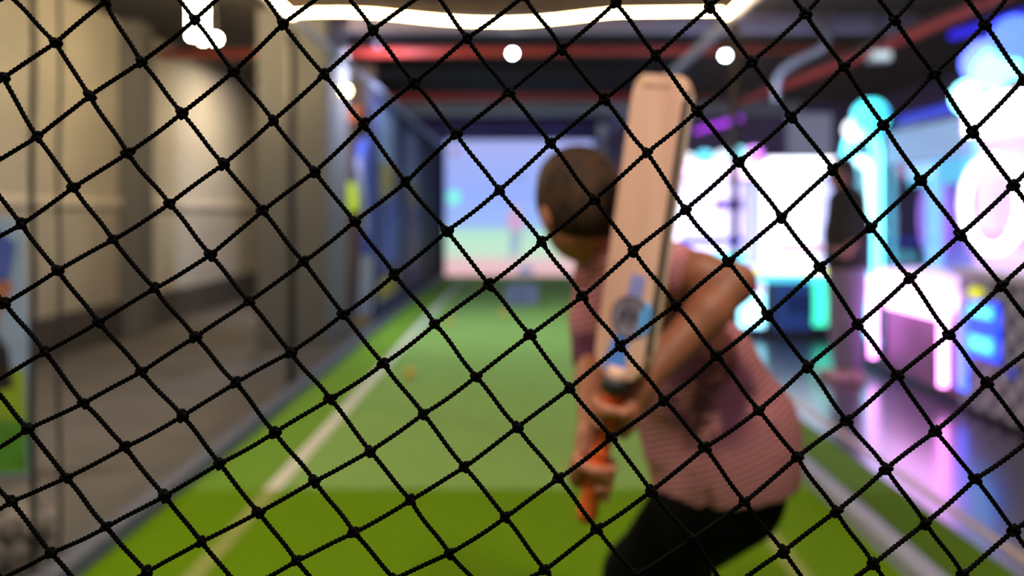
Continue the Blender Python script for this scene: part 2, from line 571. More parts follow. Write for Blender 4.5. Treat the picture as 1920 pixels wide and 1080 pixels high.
# ------------------------------------------------------------------ the knotted net in front
def build_front_net():
    K = {}

    def row(j, i0, pts):
        for q, p in enumerate(pts):
            K[(i0 + q, j)] = p
    row(-5, 6, [(21, 940), (95, 1037)])
    row(-4, 5, [(52, 804), (125, 896), (200, 988), (275, 1073)])
    row(-3, 3, [(9, 569), (84, 660), (157, 756), (235, 838), (309, 930), (377, 1016)])
    row(-2, 2, [(40, 421), (108, 507), (185, 604), (266, 697), (342, 780), (412, 869), (485, 961), (556, 1052)])
    row(-1, 0, [(6, 146), (70, 257), (138, 351), (212, 450), (290, 541), (366, 632), (442, 718), (515, 811), (590, 902), (664, 999)])
    row(0, 0, [(104.5, 80), (168, 180), (240, 287), (318, 382), (395, 478), (467, 565), (545, 661), (620, 748), (694, 846), (770, 938), (843, 1038)])
    row(1, 0, [(197, 3), (265, 116), (341, 212), (419, 308), (493, 395), (570, 491), (644, 589), (719, 682), (794, 776), (871, 876), (948, 970), (1022, 1069)])
    row(2, 1, [(365, 37), (438, 134), (512, 226), (590, 322), (665, 415), (740, 515), (816, 608), (893, 706), (970, 801), (1048, 897), (1120, 992)])
    row(3, 2, [(530, 45), (608, 140), (683, 233), (761, 342), (838, 433), (917, 534), (994, 628), (1068, 728), (1147, 820), (1221, 921), (1299, 1010)])
    row(4, 3, [(699, 56), (777, 155), (855, 251), (936, 357), (1016, 454), (1092, 556), (1164, 648), (1245, 750), (1322, 839), (1397, 941), (1469, 1034)])
    row(5, 4, [(876, 71), (954, 173), (1033, 268), (1114, 374), (1188, 470), (1267, 572), (1344, 668), (1423, 769), (1495, 857), (1568, 959), (1638, 1058)])
    row(6, 5, [(1054, 92), (1134, 186), (1213, 286), (1285, 393), (1366, 490), (1440, 590), (1514, 687), (1588, 789), (1661, 879), (1735, 981), (1806, 1078)])
    row(7, 5, [(1154, 5), (1230, 104), (1308, 208), (1386, 303), (1465, 407), (1538, 500), (1608, 609), (1683, 704), (1754, 809), (1829, 898), (1901, 995)])
    row(8, 6, [(1331, 13), (1409, 116), (1484, 219), (1562, 317), (1632, 426), (1706, 521), (1780, 627), (1851, 718)])
    row(9, 7, [(1510, 26), (1582, 124), (1657, 234), (1727, 337), (1801, 440), (1878, 535)])
    row(10, 8, [(1678, 37), (1751, 138), (1824, 247), (1900, 348)])
    row(11, 9, [(1847, 46), (1919, 148)])
    ks = list(K)
    basis = lambda i, j: [1, i, j, i * i / 10, i * j / 10, j * j / 10]
    A = np.array([basis(i, j) for i, j in ks], float)
    cx = np.linalg.lstsq(A, np.array([K[k][0] for k in ks]), rcond=None)[0]
    cy = np.linalg.lstsq(A, np.array([K[k][1] for k in ks]), rcond=None)[0]
    r2 = random.Random(3)
    def spot(i, j):
        ic, jc = min(max(i, -3), 18), min(max(j, -8), 14)
        q0 = np.array(basis(ic, jc))
        di = np.array([0, 1, 0, 2 * ic / 10, jc / 10, 0]) * (i - ic)
        dj = np.array([0, 0, 1, 0, ic / 10, 2 * jc / 10]) * (j - jc)
        return float((q0 + di + dj) @ cx), float((q0 + di + dj) @ cy)
    near = set(K)
    for i in range(-60, 80):
        for j in range(-60, 70):
            if (i, j) not in K:
                x, y = spot(i, j)
                x += r2.uniform(-3, 3); y += r2.uniform(-3, 3)
                if -2680 < x < 4360 and -2850 < y < 3290:
                    K[(i, j)] = (x, y)
                    if -420 < x < 2340 and -300 < y < 1380:
                        near.add((i, j))
    Yn = 0.55
    W = {k: P(p[0], p[1], Yn + 0.0016 * math.sin(k[0] * 2.1 + k[1] * 1.3)) for k, p in K.items()}
    V, Fc = [], []
    nv = 0
    R, NS, NR = 0.00150, 8, 60
    th = np.arange(NS) * 2 * np.pi / NS
    t = np.linspace(0, 1, NR)

    def lattice(nr, ns):
        ii, kk = np.meshgrid(np.arange(nr - 1), np.arange(ns), indexing='ij')
        return np.stack([ii * ns + kk, ii * ns + (kk + 1) % ns, (ii + 1) * ns + (kk + 1) % ns, (ii + 1) * ns + kk], -1).reshape(-1, 4)
    fine_q, far_q = lattice(NR, NS), lattice(9, 5)
    fine_t, far_t = t, np.linspace(0, 1, 9)
    fine_th, far_th = th, np.arange(5) * 2 * np.pi / 5
    for (i, j), a in W.items():
        for nb in ((i + 1, j), (i, j + 1)):
            if nb not in W:
                continue
            b = W[nb]
            cl = (i, j) in near or nb in near
            t, th, quad = (fine_t, fine_th, fine_q) if cl else (far_t, far_th, far_q)
            A0, B0 = np.array(a), np.array(b)
            d = B0 - A0; L = np.linalg.norm(d); d /= L
            e1 = np.cross(d, [0, 1, 0]); e1 /= np.linalg.norm(e1); e2 = np.cross(d, e1)
            sag = r2.uniform(-0.0006, 0.0011); sag2 = r2.uniform(-0.0004, 0.0004)
            cen = A0[None] + np.outer(t, B0 - A0) + np.outer(np.sin(np.pi * t), [0, 0, -sag]) + np.outer(np.sin(2 * np.pi * t), [sag2, 0, sag2])
            ph = 2 * np.pi * 7.2 * t + r2.uniform(0, 6)
            rr = R * (1 + (0.24 if cl else 0.0) * np.cos(2 * (th[None] - ph[:, None])))
            pts = cen[:, None, :] + rr[..., None] * (np.cos(th)[None, :, None] * e1 + np.sin(th)[None, :, None] * e2)
            V.append(pts.reshape(-1, 3)); Fc.append(quad + nv); nv += len(t) * len(th)
    # knots: a small looped tangle of the same twine
    NK, NT = 30, 6
    tt = np.linspace(0, 2 * np.pi, NK, endpoint=False)
    tre = np.stack([np.sin(tt) + 2 * np.sin(2 * tt), 1.5 * np.sin(3 * tt), np.cos(tt) - 2 * np.cos(2 * tt)], 1)
    ii, kk = np.meshgrid(np.arange(NK), np.arange(NT), indexing='ij')
    qk = np.stack([ii * NT + kk, ii * NT + (kk + 1) % NT, ((ii + 1) % NK) * NT + (kk + 1) % NT, ((ii + 1) % NK) * NT + kk], -1).reshape(-1, 4)
    th6 = np.arange(NT) * 2 * np.pi / NT
    for k, a in W.items():
        s = 0.00102 * r2.uniform(0.9, 1.12)
        g = r2.uniform(0, 6.28)
        rot = np.array([[math.cos(g), 0, math.sin(g)], [0, 1, 0], [-math.sin(g), 0, math.cos(g)]])
        c = (tre * np.array([1.15, 1, 0.9])) @ rot.T * s + np.array(a)[None]
        d = np.roll(c, -1, 0) - np.roll(c, 1, 0); d /= np.linalg.norm(d, axis=1)[:, None]
        e1 = np.cross(d, [0.31, 0.9, 0.2]); e1 /= np.linalg.norm(e1, axis=1)[:, None]; e2 = np.cross(d, e1)
        pts = c[:, None, :] + 0.00155 * (np.cos(th6)[None, :, None] * e1[:, None, :] + np.sin(th6)[None, :, None] * e2[:, None, :])
        V.append(pts.reshape(-1, 3)); Fc.append(qk + nv); nv += NK * NT
    # a few loose fibres teased out of the twine near the top
    for q in range(46):
        k = r2.choice(sorted(near)); a = np.array(W[k])
        p0 = a + np.array([r2.uniform(-0.012, 0.012), 0, r2.uniform(-0.006, 0.012)])
        d = np.array([r2.uniform(-1, 1), r2.uniform(-0.5, 0.5), r2.uniform(-0.3, 1)]) * 0.0032
        ring = []
        for s in range(4):
            c = a + (p0 - a) * 0.25 + d * s * 0.7 + np.array([0, 0, -0.0002 * s * s])
            w = 0.00016
            ring.append(np.array([c + [w, 0, 0], c + [-w / 2, w, 0], c + [-w / 2, -w, w]]))
        V.append(np.concatenate(ring))
        f = []
        for s in range(3):
            for m in range(3):
                f.append([nv + s * 3 + m, nv + s * 3 + (m + 1) % 3, nv + s * 3 + 3 + (m + 1) % 3, nv + s * 3 + 3 + m])
        Fc.append(np.array(f)); nv += 12
    ob = link_mesh('knotted_net', np.concatenate(V), np.concatenate(Fc), M_net, smooth=True)
    tag(ob, 'sharp black knotted twine net with diamond openings across the whole view', 'net')


build_front_net()

# ------------------------------------------------------------------ projector screen at the far end
scr = thing('projection_screen', 'bright screen at the end of the lane showing a cricket ground', 'screen', (-0.1, Y_SCREEN, 0.0))
x0, x1 = P(835, 0, Y_SCREEN).x, P(1112, 0, Y_SCREEN).x
z0, z1 = P(0, 517, Y_SCREEN).z, P(0, 263, Y_SCREEN).z
sm = bpy.data.materials.new('screen_picture')
sm.use_nodes = True
nt = sm.node_tree
tc = nt.nodes.new('ShaderNodeTexCoord'); sp = nt.nodes.new('ShaderNodeSeparateXYZ'); rp = nt.nodes.new('ShaderNodeValToRGB')
nt.links.new(tc.outputs['Generated'], sp.inputs[0]); nt.links.new(sp.outputs['Z'], rp.inputs[0])
els = rp.color_ramp.elements
stops = [(0.0, (214, 166, 172)), (0.10, (206, 172, 178)), (0.16, (178, 206, 182)), (0.33, (160, 206, 186)), (0.36, (140, 168, 220)), (0.6, (132, 156, 226)), (1.0, (150, 158, 216))]
els[0].position, els[0].color = stops[0][0], (*lin(stops[0][1]), 1)
els[1].position, els[1].color = stops[-1][0], (*lin(stops[-1][1]), 1)
for p_, c_ in stops[1:-1]:
    e_ = els.new(p_); e_.color = (*lin(c_), 1)
bs = nt.nodes['Principled BSDF']
bs.inputs['Base Color'].default_value = (0.05, 0.05, 0.05, 1)
nt.links.new(rp.outputs[0], bs.inputs['Emission Color'])
bs.inputs['Emission Strength'].default_value = 1.3
MB().box((x0, Y_SCREEN, z0), (x1, Y_SCREEN + 0.04, z1)).obj('picture', sm, scr)
f = MB()
f.box((x0 - 0.09, Y_SCREEN - 0.01, 0), (x0, Y_SCREEN + 0.06, z1 + 0.09)).box((x1, Y_SCREEN - 0.01, 0), (x1 + 0.09, Y_SCREEN + 0.06, z1 + 0.09)).box((x0, Y_SCREEN - 0.01, z1), (x1, Y_SCREEN + 0.06, z1 + 0.09)).box((x0, Y_SCREEN - 0.01, 0), (x1, Y_SCREEN + 0.06, z0))
f.obj('frame', M_navy, scr)


def on_screen(name, m, pts):
    poly = [(P(a, b, Y_SCREEN).x, P(a, b, Y_SCREEN).z) for a, b in pts]
    MB().prism(poly, (0, Y_SCREEN - 0.003, 0), (1, 0, 0), (0, 0, 1), (0, -1, 0), 0.004).obj(name, m, scr)


def disc(cx, cy, rx, ry, n=18):
    return [(cx + rx * math.cos(2 * math.pi * k / n), cy + ry * math.sin(2 * math.pi * k / n)) for k in range(n)]


on_screen('green_ball', glow('screen_mint', (120, 245, 215), 1.1), disc(851, 370, 12, 14))
on_screen('bowler_shirt', glow('screen_pink', (205, 160, 195), 1.0), [(958, 395), (974, 395), (984, 420), (978, 432), (955, 432), (950, 415)])
on_screen('bowler_trousers', glow('screen_slate', (150, 172, 196), 1.0), [(957, 432), (978, 432), (972, 485), (966, 485), (967, 450), (960, 485), (954, 485)])
on_screen('bowler_head', glow('screen_skin', (205, 160, 180), 1.0), disc(968, 388, 6, 8))
on_screen('red_badge', glow('screen_red', (165, 80, 110), 1.0), disc(853, 286, 6, 6))
on_screen('dark_ball', glow('screen_dark', (95, 110, 160), 1.0), disc(976, 333, 6, 5))
on_screen('stump_shape', glow('screen_blue_grey', (120, 136, 172), 1.0), [(968, 514), (972, 502), (985, 497), (998, 502), (1003, 514)])

# small blue glow on the navy wall right of the screen
# ------------------------------------------------------------------ balls and box on the turf
M_ball = mat('yellow_ball', (222, 176, 48), 0.6, 0.1, 60)
for (a, b, lab) in ((768, 711, 'yellow ball on the turf nearest the camera, beside the white line'),
                    (844, 612, 'yellow ball on the pitch further down, close to the white line'),
                    (945, 594, 'yellow ball on the pitch in front of the blue-grey box'),
                    (890, 537, 'yellow ball on the far turf before the screen')):
    y = CAM_H * F / (b - VY)
    p = P(a, b, y)
    t = thing('cricket_ball', lab, 'ball', (p.x, y, 0.004), 'yellow balls on the turf')
    MB().ball((p.x, y, 0.004 + 0.036), 0.036, 20, 12).obj('ball_skin', M_ball, t, smooth=True)
    MB().tube([(p.x + 0.0362 * math.cos(q / 20 * 2 * math.pi), y + 0.0362 * math.sin(q / 20 * 2 * math.pi) * 0.6, 0.04 + 0.0362 * 0.8 * math.sin(q / 20 * 2 * math.pi)) for q in range(20)], 0.0018, 5, closed=True).obj('seam', M_line, t)
y = 9.9
a, b = P(950, 571, y), P(1008, 571, y)
t = thing('equipment_box', 'blue-grey box lying on the pitch before the screen', 'box', (a.x, y, 0.004))
M_box = mat('blue_grey_box', (110, 120, 158), 0.6, 0.1, 10)
MB().box((a.x, y, 0.006), (b.x, y + 0.4, 0.2)).obj('body', M_box, t, bevel=0.012)
MB().box((a.x - 0.008, y - 0.008, 0.2), (b.x + 0.008, y + 0.408, 0.225)).obj('lid', M_box, t, bevel=0.008)
MB().tube([(a.x + 0.13, y - 0.004, 0.13), (a.x + 0.14, y - 0.025, 0.13), (b.x - 0.14, y - 0.025, 0.13), (b.x - 0.13, y - 0.004, 0.13)], 0.008, 8).obj('handle', M_black, t)

# ------------------------------------------------------------------ banners along the lane and the cricketer board
PBLUE, PNAVY = mat('print_blue', (88, 116, 226), 0.5, 0.25, 6), mat('print_navy', (58, 66, 140), 0.5, 0.2, 6)
PSKY, PWHITE = mat('print_sky', (176, 208, 250), 0.5, 0.15, 4), mat('print_white', (205, 212, 232), 0.5, 0.1, 6)
PYEL, PPURP = mat('print_yellow', (206, 186, 70), 0.5, 0.2, 6), mat('print_purple', (150, 122, 184), 0.5, 0.2, 6)
PSKIN, PGREEN = mat('print_skin', (206, 132, 96), 0.5, 0.15, 8), mat('print_green', (104, 186, 46), 0.5, 0.3, 14)
PHAIR, PLIME = mat('print_dark_hair', (36, 30, 34), 0.5), mat('print_lime', (176, 214, 44), 0.5, 0.2, 8)


def banner(name, label, o, u, n, outline, shapes, cat='banner', group=None, thick=0.012):
    """outline and shapes in (along, up) metres from o; shapes are printed on it"""
    t = thing(name, label, cat, o, group)
    MB().prism(outline[0], o, u, (0, 0, 1), n, thick).obj('panel', outline[1], t)
    oo = Vector(o) + Vector(n) * thick
    for q, (nm, m, poly) in enumerate(shapes):
        MB().prism(poly, oo + Vector(n) * (0.0006 * (q % 3)), u, (0, 0, 1), n, 0.0015).obj(nm, m, t)
    return t


def el(cx, cy, rx, ry, n=16):
    return [(cx + rx * math.cos(2 * math.pi * k / n), cy + ry * math.sin(2 * math.pi * k / n)) for k in range(n)]


# die-cut standee of a player beside the pillar
K_ = 0.62


def sq(pl):
    return [(a * K_, b) for a, b in pl]


banner('player_cutout', 'blue and white cut-out player standing right behind the grey pillar', (-1.695, 8.0, 0.0), (0.97, 0.243, 0), (0.243, -0.97, 0),
       (sq([(0.02, 0.0), (0.30, 0.0), (0.34, 0.6), (0.36, 1.2), (0.34, 1.55), (0.30, 1.80), (0.20, 1.92), (0.08, 1.86), (0.02, 1.66), (0.07, 1.4), (0.13, 1.15), (0.12, 0.7)]), PBLUE),
       [('white_sleeve', PWHITE, sq([(0.04, 1.68), (0.11, 1.74), (0.20, 1.35), (0.25, 1.0), (0.20, 0.9), (0.14, 1.2), (0.09, 1.45)])),
        ('white_trousers', PWHITE, sq([(0.13, 0.72), (0.32, 0.72), (0.30, 0.12), (0.24, 0.12), (0.22, 0.5), (0.16, 0.12), (0.08, 0.12)])),
        ('yellow_boot', PYEL, sq([(0.04, 0.02), (0.28, 0.02), (0.27, 0.12), (0.05, 0.12)]))], 'standee')
banner('lane_banner', 'first printed banner on the navy lane wall with sky top and blue player', (-1.54, 8.42, 0.1), (0, 1, 0), (1, 0, 0),
       ([(0, 0), (1.75, 0), (1.75, 2.3), (0, 2.3)], PNAVY),
       [('sky_print', PSKY, [(0.1, 1.62), (1.2, 1.62), (1.2, 2.22), (0.1, 2.22)]),
        ('yellow_print', PYEL, [(0.2, 1.2), (1.3, 1.2), (1.3, 1.62), (0.2, 1.62)]),
        ('player_jersey', PBLUE, [(0.25, 0.5), (1.5, 0.45), (1.6, 1.05), (1.15, 1.35), (0.55, 1.15)]),
        ('player_arm', PSKY, [(0.3, 0.6), (0.55, 0.6), (0.75, 1.0), (0.6, 1.08)]),
        ('player_face', PSKIN, el(1.25, 1.38, 0.16, 0.15)),
        ('boundary_print', PYEL, [(0.1, 0.1), (1.4, 0.1), (1.4, 0.34), (0.1, 0.34)])], group='banners on the lane wall')
banner('lane_banner', 'second printed banner on the navy lane wall with purple player', (-1.54, 10.3, 0.1), (0, 1, 0), (1, 0, 0),
       ([(0, 0), (1.9, 0), (1.9, 2.25), (0, 2.25)], PNAVY),
       [('sky_print', PSKY, [(0.2, 1.5), (1.3, 1.5), (1.3, 2.15), (0.2, 2.15)]),
        ('yellow_print', PYEL, [(0.3, 1.12), (1.5, 1.12), (1.5, 1.5), (0.3, 1.5)]),
        ('player_jersey', PPURP, [(0.3, 0.3), (1.5, 0.3), (1.55, 0.9), (1.1, 1.2), (0.5, 1.1)]),
        ('player_face', PSKIN, el(0.95, 1.24, 0.17, 0.16))], group='banners on the lane wall')
# board at the left edge
banner('cricketer_board', 'board with a printed cricketer over green grass at the left edge', (-3.05, 3.42, 0.0), (0.999, 0.03, 0), (0.03, -0.999, 0),
       ([(0, 0.0), (0.93, 0.02), (0.905, 1.06), (0.86, 1.13), (0.6, 1.16), (0, 1.16)], PSKY),
       [('grass_print', PGREEN, [(0.01, 0.01), (0.92, 0.03), (0.915, 0.26), (0.01, 0.26)]),
        ('lime_print', PLIME, [(0.01, 0.26), (0.915, 0.26), (0.905, 0.48), (0.01, 0.48)]),
        ('jersey_print', PBLUE, [(0.35, 0.84), (0.84, 0.86), (0.87, 1.02), (0.74, 1.12), (0.4, 1.1)]),
        ('arm_print', PSKIN, [(0.70, 0.72), (0.80, 0.72), (0.86, 0.84), (0.78, 0.90), (0.66, 0.86)]),
        ('leg_print', PSKIN, [(0.68, 0.26), (0.76, 0.24), (0.80, 0.72), (0.66, 0.72)]),
        ('dark_print', PHAIR, [(0.7, 0.36), (0.86, 0.40), (0.84, 0.56), (0.76, 0.68), (0.66, 0.6)]),
        ('hair_print', PHAIR, el(0.72, 0.72, 0.045, 0.05))], 'board')

# crumpled bundle in the bottom corner
bp = []
for q in range(26):
    c = (-1.68 + rng.uniform(-0.13, 0.11), 2.60 + rng.uniform(-0.12, 0.12), 0.05 + rng.uniform(0, 0.10))
    bp.append((('e', c, (rng.uniform(0.03, 0.07), rng.uniform(0.03, 0.06), rng.uniform(0.025, 0.05)), rot_to((rng.uniform(-1, 1), rng.uniform(-1, 1), 1))), 0.012))
v, fc = blend_mesh(bp, 0.008, cuts=[((0, 0, 0.004), (0, 0, -1))])
ob = link_mesh('cloth_bundle', v, fc, mat('mottled_cloth', (176, 166, 156), 0.9, 0.6, 22, 0.4, rgb2=(70, 66, 66)), smooth=True)
tag(ob, 'crumpled grey and beige bundle on the floor in the bottom left corner', 'bundle')

# ------------------------------------------------------------------ lamps
# hanging twin-tube lamp at upper left
yl = 5.9
t = thing('pendant_lamp', 'bright warm twin-tube lamp hanging at upper left', 'lamp', P(370, 60, yl))
gw = glow('warm_tube', (255, 226, 170), PENDANT_POWER)
for s, low in ((360, 66), (381, 74)):
    MB().tube([P(s, low, yl), P(s, -40, yl)], 0.026, 12).obj('lit_tube', gw, t, smooth=True)
    MB().ball(P(s, low, yl), 0.026).obj('lit_tip', gw, t, smooth=True)
MB().ball(P(404, 73, yl), 0.032).obj('bulb', gw, t, smooth=True)
MB().tube([P(404, 66, yl), P(402, 20, yl), P(392, -20, yl), P(384, -48, yl)], 0.007, 6).obj('bulb_cable', M_black, t)
a = P(370, -42, yl)
MB().box((a.x - 0.14, yl - 0.05, a.z), (a.x + 0.14, yl + 0.05, a.z + 0.04)).obj('holder', M_black, t, bevel=0.006)
MB().tube([(a.x, yl, a.z + 0.03), (a.x, yl, CEIL + 0.01)], 0.008, 6).obj('cable', M_black, t)

# round lamp on the pillar
p = P(648, 170, 7.5)
t = thing('wall_lamp', 'round warm lamp on the side of the grey pillar', 'lamp', p)
MB().ball(p, 0.042).obj('globe', glow('warm_globe', (255, 224, 160), 30), t, smooth=True)
MB().tube([(-1.715, 7.5, p.z), (p.x - 0.03, 7.5, p.z)], 0.016, 10).obj('arm', M_black, t)
MB().tube([(-1.715, 7.5, p.z), (-1.700, 7.5, p.z)], 0.05, 14).obj('wall_plate', M_black, t)
# orange plate and lit sign on the recess wall
a, b = P(636, 226, 8.9), P(684, 200, 8.9)
o = MB().box((a.x, 8.94, a.z), (b.x, 9.001, b.z)).obj('orange_panel', mat('orange_panel', (226, 110, 48), 0.5), bevel=0.006)
tag(o, 'orange panel on the brown recess wall under the round lamp', 'panel')
a, b = P(650, 396, 8.9), P(670, 342, 8.9)
t = thing('lit_sign', 'small glowing yellow-green sign on the brown recess wall', 'sign', (a.x, 8.97, a.z))
MB().box((a.x - 0.01, 8.955, a.z - 0.01), (b.x + 0.01, 9.001, b.z + 0.01)).obj('case', M_black, t, bevel=0.004)
MB().box((a.x, 8.945, a.z), (b.x, 8.96, b.z)).obj('lit_face', glow('lime_light', (190, 215, 40), 0.9), t)

# ceiling lights
for (a, b, y, r, e, c, lab) in ((961, 100, 7.75, 0.030, 60, (226, 244, 255), 'small white ceiling light above the middle of the screen'),
                               (1360, 104, 7.75, 0.034, 60, (214, 240, 255), 'small white ceiling light above the raised bat, beside the cage pole'),
                               (708, 84, 7.7, 0.03, 2.2, (170, 160, 205), 'dim lilac ceiling light above the printed banners')):
    p = P(a, b, y)
    t = thing('ceiling_light', lab, 'light', p, 'ceiling lights')
    MB().ball(p, r).obj('bulb', glow('cool_bulb', c, e), t, smooth=True)
    if e > 1:
        l_ = area_light('bulb_light', (0, 0, -r - 0.01), 36 if e > 10 else 60, 0.06, (0.8, 0.93, 1.0) if e > 10 else (0.66, 0.7, 1.0))
        l_.parent = t
        if e < 10:
            l_.rotation_euler = (math.radians(24), 0, math.radians(8))
    MB().tube([p + Vector((0, 0, r * 0.7)), p + Vector((0, 0, r * 0.7 + 0.03))], r * 0.8, 12).obj('socket', M_black, t)
    MB().tube([p + Vector((0, 0, r * 0.7 + 0.02)), (p.x, p.y, CEIL + 0.005)], 0.01, 8).obj('stem', M_black, t)
p = P(1648, 106, 7.2)
t = thing('ceiling_projector', 'pale box lamp under the ceiling above the cyan machine', 'lamp', p)
MB().box(p - Vector((0.09, 0.06, 0.045)), p + Vector((0.09, 0.06, 0.045))).obj('body', M_white, t, bevel=0.01)
MB().box(p + Vector((-0.08, -0.066, -0.035)), p + Vector((0.08, -0.058, 0.035))).obj('lens', glow('pale_lens', (205, 225, 235), 1.3), t)
MB().tube([p + Vector((0, 0, 0.04)), (p.x, p.y, CEIL + 0.005)], 0.012, 8).obj('bracket', M_black, t)
# unseen fill lamps added over the camera, the concrete and behind the pillar
for (x, y, w, lab) in ((-0.75, 0.55, FRONT_FILL_W, 'unseen fill lamp added above the camera at left'), (0.55, 0.40, FRONT_FILL_W, 'unseen fill lamp added above the camera at right'), (-2.9, 3.2, 46, 'unseen fill lamp added over the concrete floor'), (-2.85, 9.3, 45, 'unseen fill lamp added behind the grey pillar')):
    t = thing('fill_lamp', lab, 'lamp', (x, y, CEIL - 0.04))
    MB().tube([(x, y, CEIL - 0.04), (x, y, CEIL + 0.005)], 0.13, 20).obj('body', M_white, t)
    l_ = area_light('fill_light', (0, 0, -0.012), w, 0.22, (1.0, 0.82, 0.56) if y > 9 else (1.0, 0.91, 0.78))
    l_.parent = t
# violet neon tube far right of the cage
a, b = P(1305, 246, 10.6), P(1388, 222, 9.6)
t = thing('neon_tube', 'slanting violet neon tube behind the raised bat', 'light', a)
MB().tube([a, b], 0.03, 10).obj('lit_tube', glow('violet_neon', (165, 50, 225), 2.2), t, smooth=True)
MB().tube([a.lerp(b, 0.5), (a.lerp(b, 0.5).x, a.lerp(b, 0.5).y, CEIL + 0.005)], 0.008, 6).obj('cable', M_black, t)
for (q0, q1, y0, y1, c, s, lab) in (((1785, 67), (1935, 20), 6.6, 5.8, (44, 36, 225), 1.3, 'slanting blue light bar under the ceiling at upper right'),
                                    ((1820, 82), (1940, 82), 5.35, 5.35, (88, 60, 190), 0.8, 'purple light bar above the pink machine'),
                                    ((1820, 121), (1940, 121), 6.2, 6.2, (48, 50, 215), 1.0, 'lower blue light bar just above the pink machine')):
    a, b = P(*q0, y0), P(*q1, y1)
    t = thing('light_bar', lab, 'light', a, 'blue light bars at upper right')
    MB().tube([a, b], 0.035, 10).obj('lit_tube', glow('blue_bar', c, s), t, smooth=True)
    for k in (0.2, 0.8):
        c_ = a.lerp(b, k)
        MB().tube([c_, (c_.x, c_.y, CEIL + 0.005)], 0.007, 6).obj('hanger', M_black, t)
# pale board on the far wall; its glow stands in for light
a, b = P(1478, 292, 12.9), P(1562, 212, 12.9)
t = thing('wall_board', 'pale grey board on the far wall behind the arcade machines', 'board', (a.x, 12.98, a.z))
MB().box((a.x, 12.95, a.z), (b.x, 13.005, b.z)).obj('face', glow('grey_board_glow', (128, 132, 158), 0.75), t)
MB().box((a.x - 0.03, 12.96, a.z - 0.03), (b.x + 0.03, 13.005, b.z + 0.03)).obj('frame', M_dark, t)

# ------------------------------------------------------------------ arcade machines
G = {}


def gl(rgb, s):
    k = (rgb, s)
    if k not in G:
        G[k] = glow('glow_%d_%d_%d' % rgb, rgb, s)
    return G[k]


class Frame:
    """local frame of a cabinet: u along the front, v up, w out of the front"""

    def __init__(s, o, u, n):
        s.o, s.u, s.n = Vector(o), Vector(u), Vector(n)

    def at(s, u, v, w=0.0):
        return s.o + s.u * u + Vector((0, 0, v)) + s.n * w

    def box(s, mb, a, b):
        vs = []
        for w in (a[2], b[2]):
            for (u, v) in ((a[0], a[1]), (b[0], a[1]), (b[0], b[1]), (a[0], b[1])):
                vs.append(s.at(u, v, w))
        return mb.add(vs, [(0, 1, 2, 3), (7, 6, 5, 4), (0, 4, 5, 1), (1, 5, 6, 2), (2, 6, 7, 3), (3, 7, 4, 0)])

    def part(s, t, name, m, *boxes, bevel=0.0):
        mb = MB()
        for a, b in boxes:
            s.box(mb, a, b)
        return mb.obj(name, m, t, bevel=bevel)

    def tube(s, t, name, m, pts, r, n=10, closed=False):
        return MB().tube([s.at(*p) for p in pts], r, n, closed).obj(name, m, t, smooth=True)

    def ball(s, t, name, m, c, r):
        return MB().ball(s.at(*c), r).obj(name, m, t, smooth=True)


def arch(u0, u1, v0, v1, r, w, n=8):
    pts = [(u0, v0, w), (u0, v1 - r, w)]
    for k in range(1, n):
        a = math.pi - (math.pi / 2) * k / n
        pts.append((u0 + r + r * math.cos(a), v1 - r + r * math.sin(a), w))
    pts += [(u0 + r, v1, w), (u1 - r, v1, w)]
    for k in range(1, n):
        a = math.pi / 2 - (math.pi / 2) * k / n
        pts.append((u1 - r + r * math.cos(a), v1 - r + r * math.sin(a), w))
    pts += [(u1, v1 - r, w), (u1, v0, w)]
    return pts


CYAN, BLUE, PINK, PURP = (90, 225, 255), (50, 70, 245), (255, 150, 245), (170, 90, 255)
WHT, PALE, MINT, YEL = (238, 240, 255), (196, 206, 255), (60, 235, 190), (255, 235, 70)
M_cab = mat('dark_cabinet', (44, 42, 66), 0.4, spec=0.6)
M_cabw = mat('white_cabinet', (206, 200, 222), 0.35, spec=0.6)

